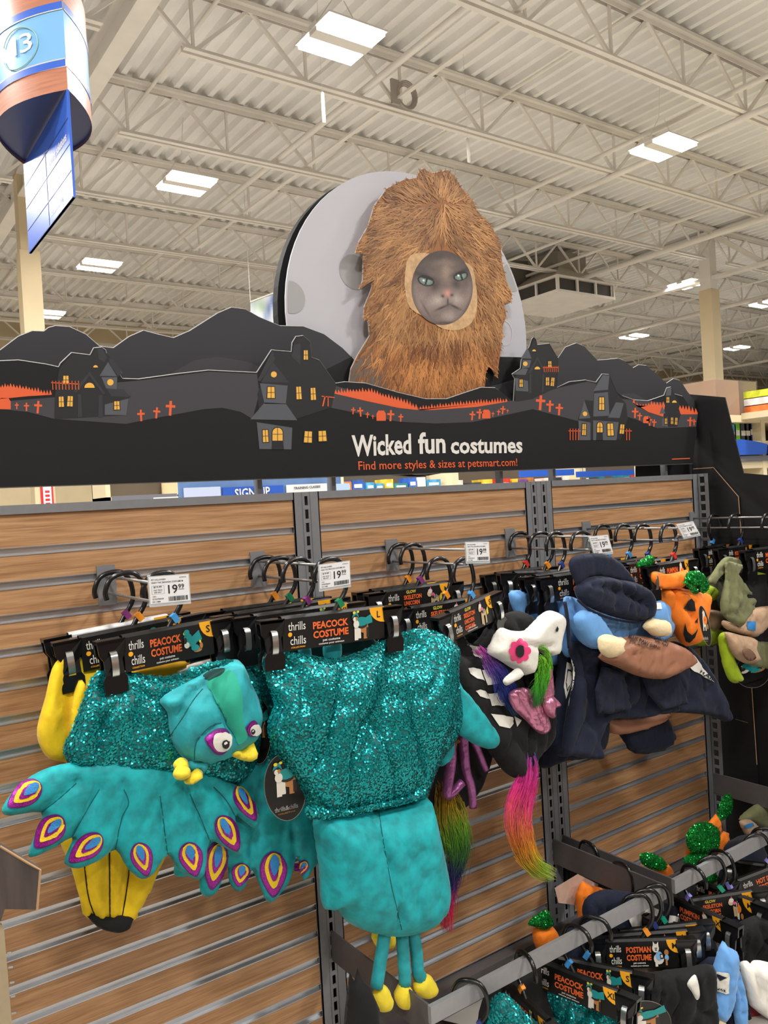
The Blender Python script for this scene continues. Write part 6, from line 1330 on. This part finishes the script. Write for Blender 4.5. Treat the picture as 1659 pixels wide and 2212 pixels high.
o = puff('sequin_body', b.off(-.03), [(1290, 2100), (1340, 2098), (1375, 2150), (1395, 2230), (1380, 2280), (1300, 2280)], .02, SEQB, t); sequins(o, 30000, SEQ, t)
hangtag('round black tag with a peacock dog at the bottom of the picture', PB(1395, 2200, YBAR - .17, -20), 1395, 2212, 55, 50, 0, 'peacock')
# pumpkins near the wall
b = Plane(-.20, x=1.9)
t = cost('pumpkin_costume', 'small pumpkin costume with green leaf tucked behind the lower rail', b, 1180, 2040)
leafpuff('leaf', b, [(1140, 1996), (1150, 1982), (1170, 1970), (1184, 1968), (1192, 1985), (1192, 2000), (1172, 2008), (1150, 2000)], .014, GRNG, t, wr=.008, wf=40)
puff('body', b.off(-.02), [(1155, 2005), (1190, 1998), (1205, 2030), (1190, 2070), (1165, 2060), (1152, 2030)], .03, ORNG, t)
b = PB(1285, 1930, -.20, -10)
t = cost('pumpkin_costume', 'orange cloth costume spilling over a white card beside the double post', b, 1280, 1990)
puff('orange_cloth', b, [(1242, 1935), (1252, 1910), (1260, 1903), (1275, 1912), (1300, 1918), (1315, 1922), (1332, 1922), (1330, 1940), (1300, 1990), (1250, 1990)], .02, ORNG, t, wr=.02, wf=34, sm=1)
MB().prism([b.off(-.03).at(*p) for p in ((1198, 1918), (1248, 1888), (1292, 1910), (1280, 1960), (1206, 1950))], b.n * 0, b.n * .001).build('care_card', mat('pinkish_card', S(206, 170, 150), .6, noise=(40, .1)), t)
# navy and white cloth
b = PB(1400, 1985, YBAR + .09, -12)
t = cost('postman_costume', 'navy postman costume lying behind the lower rail with a white mail badge', b, 1450, 2020)
o = puff('body', b, [(1262, 1945), (1300, 1922), (1350, 1925), (1420, 1935), (1450, 1945), (1470, 1965), (1490, 1990), (1510, 2000), (1500, 2040), (1400, 2060), (1300, 2050), (1262, 1990)], .03, NAVY, t, wr=.012, wf=16)
k = decal('mail_badge', o, [(1446, 1976), (1456, 1977), (1500, 1996), (1496, 2012), (1438, 2012)], WHT_F, t, sm=0, lift=.004); decal('envelope_print', o, [(1452, 1988), (1470, 1994), (1482, 2000), (1450, 2003)], NAVY, k, sm=0, lift=.007)
decal('white_sleeve', o, [(1352, 1975), (1372, 1960), (1405, 1945), (1430, 1942), (1424, 1970), (1415, 1998), (1365, 2006), (1358, 1990)], WHT_F, t, sm=0, lift=.006)
# pile on the right rail
b = PB(1520, 1820, -.22)
t = cost('pumpkin_costume', 'orange plush costume with large green glitter leaves on the right lower rail', b, 1560, 1900)
for q in ([(1478, 1858), (1486, 1822), (1496, 1838), (1482, 1866)], [(1526, 1782), (1546, 1757), (1556, 1775), (1557, 1805), (1545, 1795)], [(1550, 1812), (1562, 1795), (1575, 1800), (1575, 1830), (1580, 1915), (1562, 1910), (1552, 1850)], [(1466, 1920), (1485, 1915), (1498, 1935), (1494, 1945), (1470, 1935)], [(1605, 1858), (1625, 1868), (1622, 1900), (1608, 1895)]): puff('orange_fold', b, q, .014, ORNG, t, wr=.012, wf=40, sm=1)
for q, d in (([(1482, 1815), (1490, 1790), (1510, 1777), (1535, 1778), (1552, 1795), (1552, 1820), (1545, 1838), (1520, 1842), (1492, 1840)], .03), ([(1548, 1778), (1552, 1745), (1562, 1722), (1575, 1714), (1580, 1728), (1578, 1752), (1566, 1768), (1556, 1772)], -.06), ([(1475, 1860), (1490, 1844), (1530, 1840), (1538, 1855), (1520, 1875), (1490, 1872)], .02), ([(1518, 1886), (1540, 1878), (1546, 1900), (1530, 1910), (1520, 1902)], .02)): leafpuff('leaf', b.off(d), q, .016, GRNG, t, wr=.012, wf=34)
b = PB(1410, 1862, -.16)
t = cost('pumpkin_costume', 'pumpkin costume behind the right rail arm, only its green leaf showing', b, 1410, 1900)
leafpuff('leaf', b, [(1382, 1858), (1384, 1845), (1400, 1842), (1425, 1850), (1438, 1865), (1434, 1880), (1410, 1878), (1392, 1870)], .014, GRNG, t, wr=.008, wf=34)
puff('body', b.off(-.03), [(1400, 1868), (1445, 1868), (1455, 1900), (1440, 1930), (1410, 1930), (1398, 1900)], .02, ORNG, t)
b = PB(1630, 1775, -.2)
t = cost('monster_costume', 'olive and tan monster costume by the grey right arm on the lower rail', b, 1620, 1830)
puff('olive_sleeve', b, [(1595, 1770), (1620, 1745), (1640, 1736), (1659, 1740), (1690, 1760), (1690, 1800), (1650, 1790), (1620, 1775)], .025, OLIVE, t)
k = puff('tan_paw', b.off(.02), [(1598, 1773), (1620, 1770), (1640, 1788), (1644, 1798), (1628, 1810), (1612, 1805), (1602, 1790)], .022, TANP, t)
decal('blue_patch', k, [(1606, 1782), (1624, 1778), (1628, 1784), (1612, 1788)], BLU_T, t, sm=0, lift=.004)
# black unicorn costumes and the blue sleeve
b = PB(1460, 2160, YBAR - .13, -28)
t = cost('unicorn_costume', 'black fleece costume filling the space under the postman M card', b, 1450, 2212)
puff('body', b, [(1380, 2110), (1420, 2098), (1480, 2090), (1540, 2085), (1548, 2150), (1540, 2290), (1390, 2290), (1370, 2190)], .03, BLK_F, t, wr=.02, wf=16)
puff('white_flash', b.off(.045), [(1484, 2125), (1500, 2105), (1508, 2120), (1512, 2150), (1505, 2160), (1494, 2142)], .006, WHT_F, t)
b = PB(1640, 2040, YBAR - .13, -30)
t = cost('unicorn_costume', 'black fleece costume at the right edge below the unicorn card', b, 1620, 2060)
puff('body', b, [(1590, 2000), (1640, 1975), (1700, 1980), (1720, 2090), (1660, 2100), (1600, 2095), (1575, 2060)], .03, BLK_F, t, wr=.02, wf=16)
b = PB(1562, 2110, YBAR - .17, -26)
t = cost('postman_costume', 'light blue postman sleeve with a mail badge at the lower right', b, 1560, 2212)
o = puff('sleeve', b, [(1560, 2032), (1572, 2045), (1592, 2056), (1596, 2080), (1590, 2130), (1582, 2170), (1566, 2206), (1528, 2186), (1540, 2140), (1534, 2120), (1545, 2070)], .03, SKYB, t, wr=.016, wf=26, sm=2)
puff('loose_cloth', b.off(-.02), [(1585, 2060), (1596, 2090), (1610, 2140), (1616, 2180), (1612, 2240), (1592, 2230), (1582, 2160)], .018, SKYB, t, wr=.02, wf=30)
puff('hand', b.off(.005), [(1518, 2190), (1528, 2182), (1566, 2204), (1566, 2240), (1520, 2250)], .028, TAN, t)
k = decal('mail_badge', o, [(1549, 2098), (1576, 2102), (1578, 2112), (1574, 2144), (1569, 2147), (1544, 2137)], WHT_F, t, sm=0, lift=.004)
decal('envelope_flap', o, [(1549, 2102), (1571, 2109), (1554, 2116)], NAVY, k, sm=0, lift=.007)
letter_on('MAIL', o, (1547, 2134), (1564, 2140), 5, NAVY, t, lift=.008)
puff('brown_parcel', b.off(-.03), [(1525, 2125), (1545, 2120), (1540, 2160), (1520, 2190), (1512, 2180)], .02, BOXT, t)
puff('dark_skirt', b.off(-.05), [(1500, 2090), (1600, 2090), (1620, 2300), (1490, 2300)], .02, NAVY, t, wr=.012)
b = PB(1630, 2140, YBAR - .19, -26)
t = cost('unicorn_costume', 'white fleece unicorn hood at the bottom right corner', b, 1630, 2200)
puff('hood', b, [(1598, 2086), (1612, 2075), (1622, 2082), (1632, 2074), (1665, 2080), (1720, 2100), (1720, 2230), (1660, 2202), (1630, 2180), (1614, 2160)], .04, WHT_F, t, wr=.014, wf=22, folds=[([(1622, 2082), (1650, 2150), (1680, 2190)], .014, .012)])
puff('red_lining', b.off(-.03), [(1570, 2130), (1780, 2130), (1780, 2420), (1570, 2420)], .02, mat('dark_red_cloth', S(120, 26, 30), .8), t, sm=0)
b = PB(785, 2160, -.40, -40)
t = cost('bat_costume', 'black strappy costume in shadow under the left arm of the lower rail', b, 770, 2212)
puff('body', b, [(755, 2100), (765, 2118), (772, 2090), (782, 2118), (800, 2135), (820, 2180), (830, 2260), (740, 2260), (745, 2180)], .02, BLK_F, t, sm=0)

# added dark filler cloths closing the dark gaps below the rails
for i, (x, y, c, lb) in enumerate(((1.55, -.33, BLK_F, 'added black filler cloth closing the dark gap behind the XL peacock card'), (1.9, -.30, NAVY, 'added navy filler cloth closing the dark gap behind the postman M card'), (2.35, -.32, BLK_F, 'added black filler cloth closing the dark gap below the right hand rail'), (2.75, -.3, NAVY, 'added navy filler cloth closing the dark gap at the right end of the rail'))):
    t = thing('dark_filler', lb, 'costume', (x, y, .01), G2); mb = MB()
    V = []; Fc = []; n = 24; lv = 10
    for j in range(lv + 1):
        z = .02 + (.27 - .02) * j / lv; k = .6 + .4 * (1 - j / lv)
        for q in range(n):
            a = 2 * math.pi * q / n; w = 1 + .18 * math.sin(5 * a + i) * (1 - j / lv) + .06 * math.sin(9 * a + j); V.append((x + .17 * k * w * math.cos(a), y + .07 * k * w * math.sin(a), z))
    for j in range(lv):
        for q in range(n): Fc.append((j * n + q, j * n + (q + 1) % n, (j + 1) * n + (q + 1) % n, (j + 1) * n + q))
    Fc.append(tuple(lv * n + q for q in range(n))); mesh('cloth', V, Fc, c, t, smooth=True)

# ================================================================ CARDBOARD DISPLAY AT LOWER LEFT
b = Plane(-.62, x=.2)
t = thing('cardboard_display', 'dark wood-print cardboard display bin edge at the lower left corner', 'display', b.at(0, 2212))
WP = mat('wood_print_card', S(70, 60, 56), .7, noise=(9, .35), stretch=(6, 6, .6))
def slab(name, pts, m, d=.02, sm=0, pl=b): return MB().prism([pl.at(*p) for p in pts], pl.n * 0, -pl.n * d).build(name, m, t)
slab('top_board', [(-60, 1790), (0, 1826), (60, 1862), (87, 1877), (80, 1965), (10, 1964), (2, 1990), (-60, 1990)], WP)
MB().tube([b.at(0, 1828), b.at(60, 1864), b.at(87, 1879), b.at(80, 1966)], .002, 5).build('raw_edge', KRAFT, t)
slab('side_board', [(-60, 1990), (5, 1998), (9, 2010), (26, 2212), (40, 2400), (-60, 2400)], mat('tan_card', S(164, 148, 118), .7, noise=(5, .08)), pl=b.off(-.01))
A_ = b.at(5, 2000); MB().box(A_[0] - .75, A_[0] - .03, -.60, -.12, 0, A_[2]).build('added_bin_body', MATS['tan_card'], t)  # bin body out of view, added to block light from the lower left slats
MB().box(A_[0] - .8, A_[0] - .12, -.615, -.6, A_[2], A_[2] + .2).build('rear_crest', WP, t)
for (u, v) in ((15, 2058), (18, 2089), (21, 2122), (23, 2152), (25, 2188)):
    p = b.at(u, v); MB().tube([p + b.n * .002, p + b.n * .004 + b.r * .006], .0018, 6).build('staple', SPRING, t)
